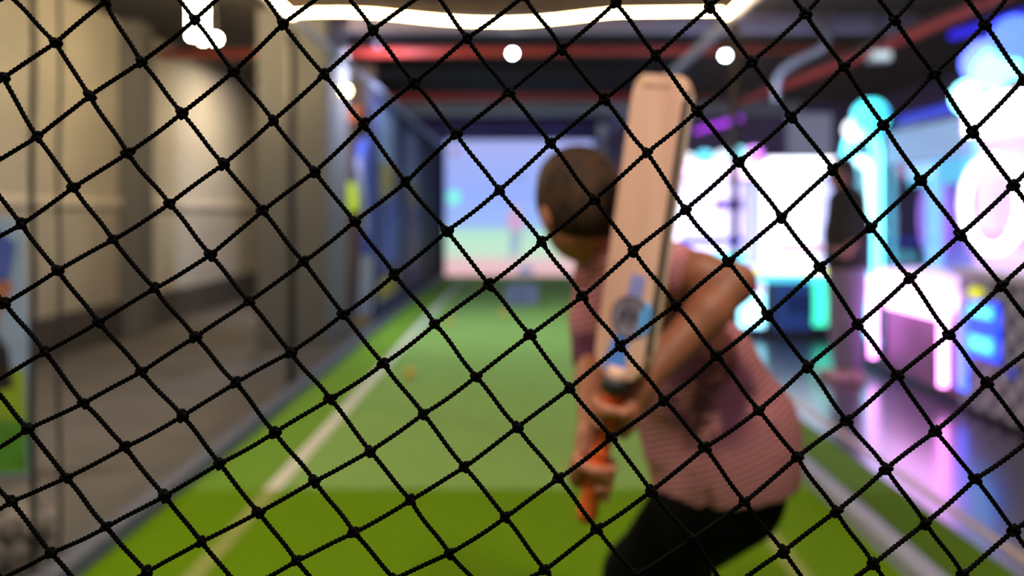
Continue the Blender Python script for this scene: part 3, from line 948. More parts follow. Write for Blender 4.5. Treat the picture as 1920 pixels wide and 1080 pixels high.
# two white cabinets facing the camera, behind the elbow of the child
def white_cabinet(x0, w, h, y, label, lit, marq, strength):
    fr = Frame((x0, y, 0), (1, 0, 0), (0, -1, 0))
    t = thing('prize_machine', label, 'arcade machine', (x0 + w / 2, y - 0.0, 0), 'white arcade machines')
    d = -0.75
    fr.part(t, 'base', M_cab, ((0, 0.04, d), (w, 0.62, 0)), bevel=0.015)
    fr.part(t, 'foot', M_black, ((0.05, 0, d + 0.05), (w - 0.05, 0.05, -0.05)))
    fr.part(t, 'back_panel', gl(lit, strength), ((0.03, 0.62, d), (w - 0.03, h - 0.16, d + 0.03)))
    fr.part(t, 'lit_floor', gl(PALE, strength * 0.6), ((0.03, 0.62, d + 0.03), (w - 0.03, 0.66, -0.03)))
    for u in (0.0, w - 0.035):
        fr.part(t, 'post', gl(WHT, strength * 0.8), ((u, 0.62, -0.035), (u + 0.035, h - 0.16, 0.0)))
    fr.part(t, 'side_panel', M_cabw, ((w - 0.012, 0.62, d), (w, h - 0.16, -0.036)))
    fr.part(t, 'window_pane', M_glass, ((0.036, 0.665, -0.02), (w - 0.036, h - 0.165, -0.014)))
    fr.part(t, 'roof', M_cabw, ((0, h - 0.16, d), (w, h - 0.12, 0)), bevel=0.01)
    mq = fr.part(t, 'marquee', gl(marq, strength), ((0.0, h - 0.14, -0.08), (w, h, 0.02)), bevel=0.01)
    fr.part(t, 'control_shelf', gl(YEL, 2.2), ((0.0, 0.60, 0.0), (w, 0.645, 0.14)), bevel=0.01)
    fr.part(t, 'shelf_front', gl(CYAN, 1.6), ((0.0, 0.53, 0.0), (w, 0.60, 0.12)), bevel=0.008)
    fr.tube(t, 'joystick', M_black, [(w * 0.4, 0.64, 0.07), (w * 0.4, 0.72, 0.07)], 0.008)
    fr.ball(t, 'joystick_knob', gl((255, 70, 60), 1.0), (w * 0.4, 0.73, 0.07), 0.02)
    fr.part(t, 'prize_flap', M_black, ((w * 0.2, 0.22, 0.0), (w * 0.55, 0.42, 0.012)), bevel=0.006)
    return fr, t, w, h


fr, t, w, h = white_cabinet(1.44, 0.82, 1.62, 7.35, 'pink and white lit machine with cloud-shaped top just right of the bat', (248, 224, 255), (250, 205, 255), 3.2)
for k, (u, r, c) in enumerate(((0.10, 0.07, WHT), (0.26, 0.085, CYAN), (0.42, 0.07, WHT), (0.56, 0.10, (150, 240, 255)), (0.72, 0.085, (225, 130, 255)))):
    fr.ball(t, 'cloud_puff', gl(c, 2.0), (u, h + 0.02 + 0.012 * k, -0.05), r)
fr.part(t, 'led_strip', gl(BLUE, 1.6), ((0.02, 0.86, 0.0), (0.6, 0.93, 0.012)))
fr.part(t, 'led_strip', gl(CYAN, 3.0), ((0.2, 0.70, 0.0), (0.62, 0.80, 0.014)))
fr.part(t, 'violet_print', gl(PURP, 0.7), ((0.35, 1.18, -0.05), (0.6, 1.28, -0.04)))
fr.part(t, 'front_panel', gl((150, 230, 255), 4.5), ((0.18, 0.1, 0.0), (0.80, 0.52, 0.01)))
fr.ball(t, 'yellow_button', gl(YEL, 2.0), (0.42, 0.30, 0.02), 0.05)
fr.ball(t, 'pink_button', gl((255, 90, 190), 1.4), (0.74, 0.46, 0.03), 0.045)
fr, t, w, h = white_cabinet(2.27, 0.74, 1.66, 7.3, 'plain glaring white machine left of the standing person', (246, 248, 255), WHT, 4.5)
fr.part(t, 'green_strip', gl(MINT, 2.4), ((0.40, 0.12, 0.0), (0.66, 0.52, 0.012)))
fr.part(t, 'orange_strip', gl((255, 150, 80), 1.0), ((0.58, 0.06, 0.012), (0.66, 0.2, 0.02)))
fr.part(t, 'blue_panel', gl((30, 60, 130), 0.7), ((0.05, 0.08, 0.0), (0.38, 0.5, 0.012)))
fr.ball(t, 'side_lamp', gl(WHT, 3.0), (0.70, 1.30, 0.08), 0.065)
fr.part(t, 'cyan_light', gl(CYAN, 2.0), ((0.66, 0.98, 0.0), (0.73, 1.08, 0.02)))
fr.part(t, 'pink_light', gl((255, 190, 200), 1.4), ((0.1, 0.78, -0.04), (0.5, 0.88, -0.03)))

# row of machines along the aisle, facing the cage
XF = 2.62


def aisle(y):
    return Frame((XF, y, 0), (0, -1, 0), (-1, 0, 0))     # u runs towards the camera


# cyan arch machine
fr = aisle(6.42)
t = thing('claw_machine', 'cyan glowing claw machine with an arched neon front', 'arcade machine', (XF, 5.9, 0))
w, h, d = 0.67, 1.78, -0.8
fr.part(t, 'base', M_cab, ((0, 0.03, d), (w, 0.66, 0)), bevel=0.02)
fr.part(t, 'foot', M_black, ((0.04, 0, d + 0.04), (w - 0.04, 0.04, -0.04)))
fr.part(t, 'back_panel', gl((130, 170, 235), 0.7), ((0.02, 0.66, d), (w - 0.02, h - 0.1, d + 0.03)))
fr.part(t, 'lit_floor', gl((190, 150, 255), 0.8), ((0.02, 0.66, d + 0.03), (w - 0.02, 0.70, -0.02)))
fr.part(t, 'roof', M_cab, ((0, h - 0.1, d), (w, h, 0)), bevel=0.01)
fr.part(t, 'window_pane', M_glass, ((0.03, 0.70, -0.02), (w - 0.03, h - 0.11, -0.014)))
fr.tube(t, 'neon_arch', gl(CYAN, 6.5), arch(0.04, w - 0.05, 0.60, h + 0.02, 0.28, 0.03), 0.035, 10)
fr.tube(t, 'neon_arch', gl((190, 248, 255), 5.0), arch(0.15, w - 0.16, 0.95, h - 0.22, 0.18, 0.03), 0.028, 10)
fr.ball(t, 'crown_lamp', gl((80, 235, 255), 3.0), (0.44, h + 0.10, 0.0), 0.13)
fr.ball(t, 'crown_lamp', gl(WHT, 3.0), (0.22, h + 0.02, 0.02), 0.09)
fr.ball(t, 'crown_lamp', gl((60, 190, 255), 2.4), (0.60, h + 0.10, 0.0), 0.06)
fr.ball(t, 'crown_lamp', gl((70, 200, 255), 2.6), (0.61, h - 0.02, 0.03), 0.06)
fr.part(t, 'control_panel', gl(CYAN, 4.0), ((0.2, 0.58, 0.0), (0.62, 0.70, 0.16)), bevel=0.02)
fr.part(t, 'coin_door', gl((70, 215, 255), 5.0), ((0.10, 0.22, 0.0), (0.55, 0.56, 0.015)))
fr.tube(t, 'neon_loop', gl((180, 250, 255), 2.5), [(0.40 + 0.11 * math.cos(a), 0.42 + 0.15 * math.sin(a), 0.03) for a in [2 * math.pi * k / 16 for k in range(16)]], 0.018, 8, True)
fr.ball(t, 'blue_button', gl((40, 200, 255), 1.6), (0.55, 0.20, 0.02), 0.05)

# wide wheel game with white arch-lit front
fr = aisle(5.73)
w, h, d = 1.0, 1.76, -0.85
t = thing('wheel_game', 'wide game with two pink wheels above a white neon arch', 'arcade machine', (XF, 5.0, 0))
fr.part(t, 'base', mat('plum_panel', (150, 96, 140), 0.5, 0.4, 9), ((0, 0.04, d), (w, 0.66, 0)), bevel=0.02)
fr.part(t, 'foot', M_black, ((0.02, 0, d + 0.04), (w - 0.02, 0.05, -0.03)))
fr.part(t, 'back_panel', gl((126, 116, 205), 0.75), ((0.02, 0.66, d), (w - 0.02, h - 0.2, -0.3)))
fr.part(t, 'roof', M_cab, ((0, h - 0.05, d), (w, h, 0)), bevel=0.01)
fr.part(t, 'marquee', gl((140, 176, 226), 0.85), ((0, h - 0.26, -0.05), (w, h - 0.02, 0.0)), bevel=0.01)
fr.part(t, 'lower_marquee', gl((110, 220, 245), 1.1), ((0.2, h - 0.42, -0.10), (w - 0.02, h - 0.27, -0.06)))
fr.part(t, 'centre_bar', gl((135, 215, 250), 1.15), ((0.44, 0.80, -0.12), (0.56, 1.45, -0.06)))
for u in (0.20, 0.78):
    wl = fr.tube(t, 'wheel', gl((205, 120, 240), 1.0), [(u + 0.17 * math.cos(a), 1.12 + 0.25 * math.sin(a), -0.25) for a in [2 * math.pi * k / 24 for k in range(24)]], 0.03, 8, True)
    for k in range(6):
        a = math.pi * k / 3
        MB().tube([fr.at(u, 1.12, -0.25), fr.at(u + 0.15 * math.cos(a), 1.12 + 0.23 * math.sin(a), -0.25)], 0.012, 6).obj('spoke', gl((120, 80, 190), 0.6), wl)
    fr.ball(t, 'wheel_hub', gl((160, 120, 230), 0.8), (u, 1.12, -0.24), 0.04)
fr.part(t, 'window_pane', M_glass, ((0.03, 0.74, -0.02), (w - 0.03, h - 0.27, -0.014)))
fr.part(t, 'lit_ledge', gl((236, 200, 255), 1.6), ((0.0, 0.66, -0.3), (w, 0.76, 0.06)), bevel=0.02)
fr.part(t, 'control_shelf', gl((240, 190, 255), 4.5), ((0.04, 0.56, 0.0), (w - 0.02, 0.70, 0.22)), bevel=0.04)
fr.tube(t, 'neon_arch', gl((255, 150, 248), 8.0), arch(0.02, w - 0.03, 0.12, 0.70, 0.14, 0.10), 0.026, 10)
fr.tube(t, 'neon_bar', gl((255, 170, 250), 6.0), [(0.16, 0.52, 0.05), (0.9, 0.52, 0.05)], 0.03)
for q in range(5):
    fr.ball(t, 'blue_lamp', gl((50, 70, 225), 1.0), (0.14 + 0.18 * q, h + 0.03, -0.08), 0.06)

# pink machine at the right edge
fr = aisle(4.71)
w, h, d = 0.95, 1.84, -0.85
t = thing('ticket_machine', 'pink and white glowing machine with a blue screen at the right edge', 'arcade machine', (XF, 4.0, 0))
ck = bpy.data.materials.new('chequer_panel')
ck.use_nodes = True
nt = ck.node_tree
cb = nt.nodes.new('ShaderNodeTexChecker'); cb.inputs['Scale'].default_value = 13
cb.inputs['Color1'].default_value = (*lin((182, 182, 204)), 1); cb.inputs['Color2'].default_value = (*lin((80, 80, 98)), 1)
tcn = nt.nodes.new('ShaderNodeTexCoord'); nt.links.new(tcn.outputs['Object'], cb.inputs['Vector'])
nt.links.new(cb.outputs[0], nt.nodes['Principled BSDF'].inputs['Base Color'])
fr.part(t, 'base', ck, ((0, 0.03, d), (w, 0.78, 0.04)), bevel=0.02)
fr.part(t, 'foot', M_black, ((0.02, 0, d + 0.04), (w - 0.02, 0.04, -0.03)))
fr.part(t, 'blue_side', gl((50, 90, 240), 4.5), ((0.01, 0.12, 0.04), (0.10, 0.62, 0.055)))
fr.part(t, 'screen', gl((30, 60, 210), 3.4), ((0.16, 0.34, 0.04), (0.42, 0.66, 0.06)), bevel=0.006)
fr.part(t, 'screen_text', gl((90, 225, 255), 2.2), ((0.17, 0.57, 0.06), (0.38, 0.63, 0.068)))
fr.part(t, 'screen_text', gl((90, 225, 255), 2.2), ((0.17, 0.38, 0.06), (0.38, 0.46, 0.068)))
fr.ball(t, 'yellow_lamp', gl((225, 225, 40), 1.2), (0.22, 0.70, 0.06), 0.04)
fr.part(t, 'blue_button', gl((40, 60, 200), 0.8), ((0.5, 0.28, 0.04), (0.55, 0.34, 0.05)))
fr.part(t, 'control_shelf', M_cabw, ((0, 0.78, -0.2), (w, 0.84, 0.1)), bevel=0.02)
fr.part(t, 'lit_cabinet', gl((236, 205, 255), 0.95), ((0.0, 0.84, d), (w, h - 0.24, -0.05)), bevel=0.02)
fr.part(t, 'purple_band', gl((215, 160, 245), 0.9), ((0.02, 0.95, -0.05), (w, 1.05, -0.04)))
fr.part(t, 'marquee', gl((255, 222, 240), 3.5), ((0.0, h - 0.24, d), (w, h - 0.03, 0.02)), bevel=0.02)
fr.part(t, 'marquee_rim', mat('brown_rim', (150, 110, 130), 0.5), ((0.0, h - 0.03, d), (w, h + 0.02, 0.03)), bevel=0.01)
fr.tube(t, 'neon_ring', gl((255, 246, 255), 3.0), [(0.30 + 0.27 * math.cos(a), 1.20 + 0.25 * math.sin(a), 0.02) for a in [2 * math.pi * k / 28 for k in range(28)]], 0.03, 10, True)
fr.part(t, 'cyan_edge', gl((110, 190, 255), 1.8), ((0.02, 1.35, -0.05), (0.06, 1.66, -0.03)))
fr.ball(t, 'top_lamp', gl((140, 240, 255), 7.0), (0.11, h - 0.02, 0.03), 0.10)
fr.ball(t, 'top_lamp', gl((90, 110, 255), 5.0), (0.22, h + 0.16, 0.0), 0.13)
fr.ball(t, 'top_lamp', gl((110, 225, 255), 6.0), (0.36, h + 0.09, 0.02), 0.12)
fr.ball(t, 'top_lamp', gl((70, 100, 255), 4.0), (0.48, h + 0.24, 0.0), 0.12)

# ------------------------------------------------------------------ the batting child
M_skin = mat('brown_skin', (152, 92, 66), 0.55, 0.12, 30)
M_hair = mat('dark_brown_hair', (60, 38, 22), 0.75, 0.45, 45, 0.5, spec=0.2, rgb2=(18, 12, 9), stretch=(1, 1, 0.35))
M_trous = mat('black_trousers', (5, 5, 6), 0.95, 0.2, 30, spec=0.08)
M_shoe = mat('dark_shoe', (40, 40, 46), 0.6)


def shirt_material():
    m = bpy.data.materials.new('salmon_knit')
    m.use_nodes = True
    nt = m.node_tree
    b = nt.nodes['Principled BSDF']
    b.inputs['Roughness'].default_value = 0.9
    b.inputs['Specular IOR Level'].default_value = 0.2
    tc = nt.nodes.new('ShaderNodeTexCoord')
    mp = nt.nodes.new('ShaderNodeMapping')
    mp.inputs['Rotation'].default_value = (0, math.radians(22), 0)
    nt.links.new(tc.outputs['Object'], mp.inputs['Vector'])
    wv = nt.nodes.new('ShaderNodeTexWave')
    wv.bands_direction = 'Z'
    wv.inputs['Scale'].default_value = 24
    wv.inputs['Distortion'].default_value = 0.7
    wv.inputs['Detail'].default_value = 1
    nt.links.new(mp.outputs[0], wv.inputs['Vector'])
    r1 = nt.nodes.new('ShaderNodeValToRGB')
    r1.color_ramp.elements[0].color = (*lin((140, 80, 92)), 1)
    r1.color_ramp.elements[1].color = (*lin((198, 134, 140)), 1)
    nt.links.new(wv.outputs['Fac'], r1.inputs['Fac'])
    # plum tone broken up by noise within round patches
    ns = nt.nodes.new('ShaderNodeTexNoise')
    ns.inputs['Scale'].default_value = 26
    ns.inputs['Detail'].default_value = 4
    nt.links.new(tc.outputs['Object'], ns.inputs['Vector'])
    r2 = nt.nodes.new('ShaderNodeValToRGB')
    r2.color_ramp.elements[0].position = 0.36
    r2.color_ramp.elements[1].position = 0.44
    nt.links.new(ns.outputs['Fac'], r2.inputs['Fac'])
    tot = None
    for c, rad in PLUM_SPOTS:
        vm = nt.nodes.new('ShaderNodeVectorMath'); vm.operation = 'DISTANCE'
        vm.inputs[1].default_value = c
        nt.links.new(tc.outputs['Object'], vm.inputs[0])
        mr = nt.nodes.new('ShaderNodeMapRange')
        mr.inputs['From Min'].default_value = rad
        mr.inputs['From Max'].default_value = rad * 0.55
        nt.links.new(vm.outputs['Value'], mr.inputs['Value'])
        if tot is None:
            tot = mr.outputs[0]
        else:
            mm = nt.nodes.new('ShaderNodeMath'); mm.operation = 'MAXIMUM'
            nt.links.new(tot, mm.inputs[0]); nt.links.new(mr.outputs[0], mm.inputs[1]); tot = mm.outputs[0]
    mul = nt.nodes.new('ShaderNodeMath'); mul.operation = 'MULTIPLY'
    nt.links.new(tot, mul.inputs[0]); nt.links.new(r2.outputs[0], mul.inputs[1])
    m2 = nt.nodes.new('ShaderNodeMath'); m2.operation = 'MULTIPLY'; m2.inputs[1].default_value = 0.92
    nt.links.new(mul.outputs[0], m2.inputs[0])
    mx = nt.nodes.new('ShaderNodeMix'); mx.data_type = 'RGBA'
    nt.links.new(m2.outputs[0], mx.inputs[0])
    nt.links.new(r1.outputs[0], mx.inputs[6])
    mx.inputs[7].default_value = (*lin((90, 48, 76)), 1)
    nt.links.new(mx.outputs[2], b.inputs['Base Color'])
    bp = nt.nodes.new('ShaderNodeBump'); bp.inputs['Strength'].default_value = 0.25; bp.inputs['Distance'].default_value = 0.004
    nt.links.new(wv.outputs['Fac'], bp.inputs['Height']); nt.links.new(bp.outputs[0], b.inputs['Normal'])
    return m


CH_BASE = Vector((0.36, 1.80, 0.0))
PLUM_SPOTS = [(P(1335, 755, 1.61) - CH_BASE, 0.13), (P(1385, 725, 1.61) - CH_BASE, 0.08), (P(1295, 700, 1.62) - CH_BASE, 0.07), (P(1095, 660, 1.66) - CH_BASE, 0.06)]
child = thing('person', 'child in a salmon pink shirt and black trousers crouching with a raised bat', 'person', CH_BASE)

# bat geometry first, the hands close on it
BT, BB = P(1240, 140, 1.40), P(1157, 708, 1.42)        # toe and shoulder of the blade
HT, HB = P(1155, 715, 1.422), P(1101, 962, 1.455)      # handle
hd = (HB - HT).normalized()


def fist(c, axis, palm, sweep, n=4, fr_=0.0088, hr=0.019, pitch=0.0178, span=250, thumb=True, thumb_off=-0.02):
    """four curled fingers around the handle; palm = direction of the palm from the axis"""
    axis = Vector(axis).normalized(); palm = Vector(palm); palm = (palm - axis * palm.dot(axis)).normalized()
    side = axis.cross(palm) * sweep
    pr = []
    for k in range(n):
        off = (k - (n - 1) / 2) * pitch
        rr = hr + fr_ * 0.95
        sp = span * (1.0, 1.04, 1.0, 0.88)[k]
        f_ = fr_ * (1.0, 1.05, 1.0, 0.86)[k]
        pts, rads = [], []
        for q, a in enumerate((20, 75, 130, 185, sp * 0.9)):
            al = math.radians(a)
            bump = 0.004 if q in (1, 3) else 0.0
            pts.append(c + axis * off + (palm * math.cos(al) + side * math.sin(al)) * (rr + bump))
            rads.append(f_ * (1.1, 1.08, 1.0, 0.95, 0.85)[q])
        pr += [(x, 0.003) for x in chain(pts, rads)]
    pc = c + palm * (hr + 0.014)
    pr.append((('e', pc, (0.036, 0.026, 0.017), rot_to(palm, axis)), 0.012))
    if thumb:
        pts = []
        for a, off, ex in ((-10, thumb_off, 0.010), (-60, thumb_off * 1.1, 0.006), (-110, thumb_off * 1.15, 0.002), (-150, thumb_off * 0.9, 0.0)):
            al = math.radians(a)
            pts.append(c + axis * off + (palm * math.cos(al) + side * math.sin(al)) * (hr + fr_ + ex))
        pr += [(x, 0.006) for x in chain(pts, [0.0115, 0.0105, 0.0095, 0.0085])]
    return pr, pc


c_top = HT.lerp(HB, 0.27)
c_bot = HT.lerp(HB, 0.72)
fp_top, palm_top = fist(c_top, hd, (0.9, 0.15, 0), -1)
fp_bot, palm_bot = fist(c_bot, hd, (-0.75, 0.55, 0.0), 1)

head_c = P(1084, 380, 1.645)
face = Vector((-0.42, 0.88, -0.16)).normalized()
up = Vector((-0.08, 0.12, 0.99)); up = (up - face * up.dot(face)).normalized()
rgt = face.cross(up)
HR = [[rgt[i], face[i], up[i]] for i in range(3)]


def hp(r, f_, u):
    return head_c + rgt * r + face * f_ + up * u


neck0 = P(1150, 484, 1.72)
shL, shR = P(1118, 505, 1.70), P(1250, 508, 1.62)
elR = P(1380, 530, 1.55)
wrR = P(1196, 725, 1.455)
elL = P(1112, 668, 1.70)
wrL = P(1108, 818, 1.50)
hipc = P(1350, 900, 1.76)
body = []
body += [(('e', head_c, (0.074, 0.088, 0.098), HR), 0.02)]
body += [(('e', hp(0, 0.022, -0.055), (0.052, 0.066, 0.060), HR), 0.03)]                   # jaw
body += [(('e', hp(0, 0.088, -0.032), (0.012, 0.016, 0.018), HR), 0.012)]                    # nose
body += [(('e', hp(0, 0.078, -0.072), (0.024, 0.012, 0.008), HR), 0.008)]                     # lips
body += [(('e', hp(s * 0.03, 0.078, 0.012), (0.024, 0.012, 0.01), HR), 0.012) for s in (-1, 1)]   # brows
body += [(('e', hp(s * 0.078, -0.004, -0.026), (0.010, 0.020, 0.032), HR), 0.008) for s in (-1, 1)]  # ears
body += [(('c', hp(0, -0.02, -0.06), 0.052, neck0, 0.056), 0.03)]
body += [(x, 0.03) for x in chain([neck0, P(1195, 570, 1.71), P(1280, 730, 1.74), hipc], [0.06, 0.07, 0.075, 0.095])]
body += [(x, 0.025) for x in chain([shL, P(1114, 590, 1.71), elL], [0.042, 0.037, 0.033])]
body += [(x, 0.02) for x in chain([elL, elL.lerp(wrL, 0.35), wrL, palm_bot], [0.033, 0.034, 0.023, 0.020])]
body += [(x, 0.025) for x in chain([shR, shR.lerp(elR, 0.5), elR], [0.052, 0.046, 0.036])]
body += [(x, 0.02) for x in chain([elR, elR.lerp(wrR, 0.3), wrR, palm_top], [0.036, 0.039, 0.026, 0.021])]
knL, knR = Vector((0.275, 1.84, 0.31)), Vector((0.375, 1.98, 0.30))
anL, anR = Vector((0.25, 1.66, 0.085)), Vector((0.44, 1.84, 0.085))
body += [(x, 0.03) for x in chain([hipc + Vector((-0.06, 0, -0.04)), knL, anL], [0.085, 0.055, 0.038])]
body += [(x, 0.03) for x in chain([hipc + Vector((0.04, 0, -0.04)), knR, anR], [0.085, 0.055, 0.038])]
body += fp_top + fp_bot
v, fc = blend_mesh(body, 0.0042)
link_mesh('body', v, fc, M_skin, child, smooth=True)

# hair: a cap over the skull, cut along the hairline
hc = hp(0, -0.006, 0.012)
cutn = (face * 0.80 - up * 0.60).normalized()
hair = [(('e', hc, (0.087, 0.102, 0.102), HR), 0.02), (('e', hp(0, -0.045, -0.03), (0.066, 0.055, 0.056), HR), 0.03), (('e', hp(0.01, 0.02, 0.065), (0.066, 0.07, 0.05), HR), 0.03)]
for k in range(60):
    a, b = rng.uniform(-1.1, 1.1), rng.uniform(-0.2, 1.3)
    pnt = hc + (rgt * math.sin(a) * math.cos(b) * 0.083 + up * math.sin(b) * 0.097 - face * math.cos(a) * math.cos(b) * 0.097)
    hair.append((('c', pnt, 0.006, pnt - up * 0.028 + rgt * rng.uniform(-0.008, 0.008), 0.004), 0.006))
v, fc = blend_mesh(hair, 0.0045, cuts=[(hc + cutn * 0.068, cutn), (hp(0, 0, -0.088), -up)])
link_mesh('hair', v, fc, M_hair, child, smooth=True)
for s in (-1, 1):
    MB().ball(hp(s * 0.03, 0.076, -0.004), 0.011, 12, 8).obj('eye', M_white, child, smooth=True)

# shirt
top_ax = (P(1290, 700, 1.74) - P(1190, 540, 1.71)).normalized()
sh = []
sh += [(('e', P(1178, 560, 1.705), (0.108, 0.10, 0.145), rot_to(P(1160, 470, 1.7) - P(1230, 700, 1.73))), 0.04)]
sh += [(('e', P(1270, 690, 1.735), (0.130, 0.115, 0.17), rot_to(P(1200, 560, 1.7) - P(1330, 820, 1.75))), 0.05)]
sh += [(('e', P(1356, 815, 1.755), (0.168, 0.135, 0.165), rot_to((-0.25, 0, 1))), 0.05)]
sh += [(('e', P(1358, 900, 1.757), (0.158, 0.13, 0.14), rot_to((-0.1, 0, 1))), 0.05)]
sh += [(x, 0.03) for x in chain([P(1150, 492, 1.69), shL + Vector((0.016, 0, -0.016)), P(1116, 600, 1.71), P(1112, 668, 1.70)], [0.052, 0.052, 0.050, 0.047])]   # left sleeve
sh += [(x, 0.03) for x in chain([P(1180, 500, 1.69), shR + Vector((-0.01, 0.0, -0.002)), P(1274, 512, 1.61)], [0.056, 0.060, 0.057])]   # right sleeve
sh += [(('e', P(1322, 690, 1.74), (0.115, 0.10, 0.13), rot_to(P(1240, 560, 1.7) - P(1400, 800, 1.75))), 0.05)]
sh += [(('c', P(1215, 790, 1.72), 0.025, P(1236, 850, 1.72), 0.03), 0.03)]
sh += [(('c', P(1146, 480, 1.625), 0.048, P(1180, 540, 1.66), 0.072), 0.03)]
# folds across the loose back
for (a, b, r) in (((1330, 660), (1400, 720), 0.009), ((1310, 820), (1440, 790), 0.009), ((1300, 870), (1450, 850), 0.008), ((1310, 905), (1430, 900), 0.007), ((1290, 620), (1350, 660), 0.009), ((1250, 770), (1330, 800), 0.009)):
    sh.append((('c', P(*a, 1.66), r, P(*b, 1.655), r), 0.025))
hem_n = Vector((0.10, 0, -1)).normalized()
v, fc = blend_mesh(sh, 0.005, cuts=[(P(1340, 935, 1.70), hem_n)],
                   subs=[('c', P(1326, 970, 1.62), 0.030, P(1326, 922, 1.63), 0.006)])
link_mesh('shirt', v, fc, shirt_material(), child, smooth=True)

# trousers
tr = [(('e', P(1352, 908, 1.757), (0.138, 0.112, 0.10)), 0.04)]
tr += [(x, 0.04) for x in chain([hipc + Vector((-0.055, -0.02, -0.05)), knL, anL + Vector((0, 0, 0.03))], [0.098, 0.080, 0.060])]
tr += [(x, 0.04) for x in chain([hipc + Vector((0.035, 0.0, -0.05)), knR, anR + Vector((0, 0, 0.03))], [0.095, 0.080, 0.060])]
v, fc = blend_mesh(tr, 0.007, cuts=[((0, 0, 0.085), (0, 0, -1))])
link_mesh('trousers', v, fc, M_trous, child, smooth=True)
for an in (anL, anR):
    pr = [(('c', an + Vector((0, -0.03, -0.05)), 0.034, an + Vector((-0.02, 0.13, -0.055)), 0.029), 0.02), (('c', an, 0.04, an + Vector((0, 0, -0.04)), 0.038), 0.03)]
    v, fc = blend_mesh(pr, 0.006, cuts=[((0, 0, 0.004), (0, 0, -1))])
    link_mesh('shoe', v, fc, M_shoe, child, smooth=True)

# ------------------------------------------------------------------ the bat
bat = thing('cricket_bat', 'worn tan cricket bat with an orange grip held upright by the child', 'bat', BB)
ax_ = (BT - BB).normalized()
xr = Vector((1, 0, 0)); xr = (xr - ax_ * xr.dot(ax_)).normalized()
nrm = ax_.cross(xr)
if nrm.y > 0:
    nrm = -nrm
th_ = math.radians(33)
fx = xr * math.cos(th_) + nrm * math.sin(th_)      # across the face, right side turned away
fx = fx.normalized()
fn = ax_.cross(fx)
if fn.y > 0:
    fn = -fn
# turned so that the right-hand edge shows: the face looks a little to the left
L = (BT - BB).length
M_willow = mat('worn_willow', (208, 166, 147), 0.6, 0.2, 14, 0.15, rgb2=(186, 138, 120), stretch=(1, 1, 0.15))
M_edge = mat('pale_willow_edge', (236, 214, 194), 0.6, 0.15, 30)
M_tape = mat('dark_edge_tape', (70, 48, 40), 0.7, 0.3, 40)
W2, TE = 0.052, 0.035
cen = (BT + BB) / 2
secs = []
for s in (0.0, 0.012, 0.03, 0.07, 0.15, 0.3, 0.5, 0.7, 0.85, 0.93, 0.965, 0.985, 0.995, 1.0):
    k = 1.0
    if s < 0.07:
        k = 0.55 + 0.45 * math.sin(min(1, s / 0.07) * math.pi / 2)
    if s > 0.93:
        k = 1 - 0.30 * ((s - 0.93) / 0.07) ** 2.4
    spine = 0.014 * math.sin(math.pi * min(1, max(0, s))) + 0.006
    te = TE * (0.75 if s < 0.03 else 1.0) * (1.0 if s < 0.97 else 0.86)
    c = BB + ax_ * (L * s)
    w2 = W2 * k
    # outline of a section: slightly domed face, edges, ridge at the back
    sec = [(-w2, -te), (-w2, -0.002), (-w2 * 0.92, 0.0012), (-w2 * 0.5, 0.003), (0, 0.0036), (w2 * 0.5, 0.003), (w2 * 0.92, 0.0012), (w2, -0.002), (w2, -te), (w2 * 0.45, -te - spine * 0.6), (0, -te - spine), (-w2 * 0.45, -te - spine * 0.6)]
    secs.append([c + fx * a + fn * b for a, b in sec])
mb = MB()
n_ = len(secs[0])
vs = [p_ for s_ in secs for p_ in s_]
fs = []
for i in range(len(secs) - 1):
    for k in range(n_):
        fs.append((i * n_ + k, i * n_ + (k + 1) % n_, (i + 1) * n_ + (k + 1) % n_, (i + 1) * n_ + k))
fs.append(tuple(reversed(range(n_)))); fs.append(tuple((len(secs) - 1) * n_ + k for k in range(n_)))
mb.add(vs, fs)
mb.obj('blade', M_willow, bat)


def on_face(a, s, lift=0.0045):
    """point on the blade: a across in metres, s along from the shoulder"""
    return BB + ax_ * s + fx * a + fn * (lift - 0.0030 * (abs(a) / W2) ** 2)


def decal(name, m, poly, lift=0.0046):
    k = len(poly)
    vs = [on_face(a, s, lift) for a, s in poly] + [on_face(a, s, lift - 0.0022) for a, s in poly]
    fs = [tuple(range(k)), tuple(reversed(range(k, 2 * k)))] + [(i, (i + 1) % k, k + (i + 1) % k, k + i) for i in range(k)]
    return MB().add(vs, fs).obj(name, m, bat)


# strip of pale edge wood and the dark seam of worn tape
for nm, m, f0, f1, out in (('edge_strip', M_edge, -0.0335, -0.012, 0.0012), ('edge_tape', M_tape, -0.0118, -0.0002, 0.0016)):
    q = []
    for s in (0.10, 0.3, 0.5, 0.7, 0.9, 0.95):
        c = BB + ax_ * (L * s)
        q.append((c + fx * (W2 + out) + fn * f0, c + fx * (W2 + out) + fn * f1, c + fx * (W2 - 0.001) + fn * f1, c + fx * (W2 - 0.001) + fn * f0))
    mb = MB()
    vs = [p_ for r_ in q for p_ in r_]
    fs = []
    for i in range(len(q) - 1):
        for k in range(4):
            fs.append((i * 4 + k, i * 4 + (k + 1) % 4, (i + 1) * 4 + (k + 1) % 4, (i + 1) * 4 + k))
    fs += [(0, 1, 2, 3), tuple(len(vs) - 4 + k for k in range(4))]
    mb.add(vs, fs).obj(nm, m, bat)
decal('seam_stain', M_tape, [(0.0465, 0.03), (0.0505, 0.03), (0.0505, L * 0.92), (0.0475, L * 0.92)], 0.0046)
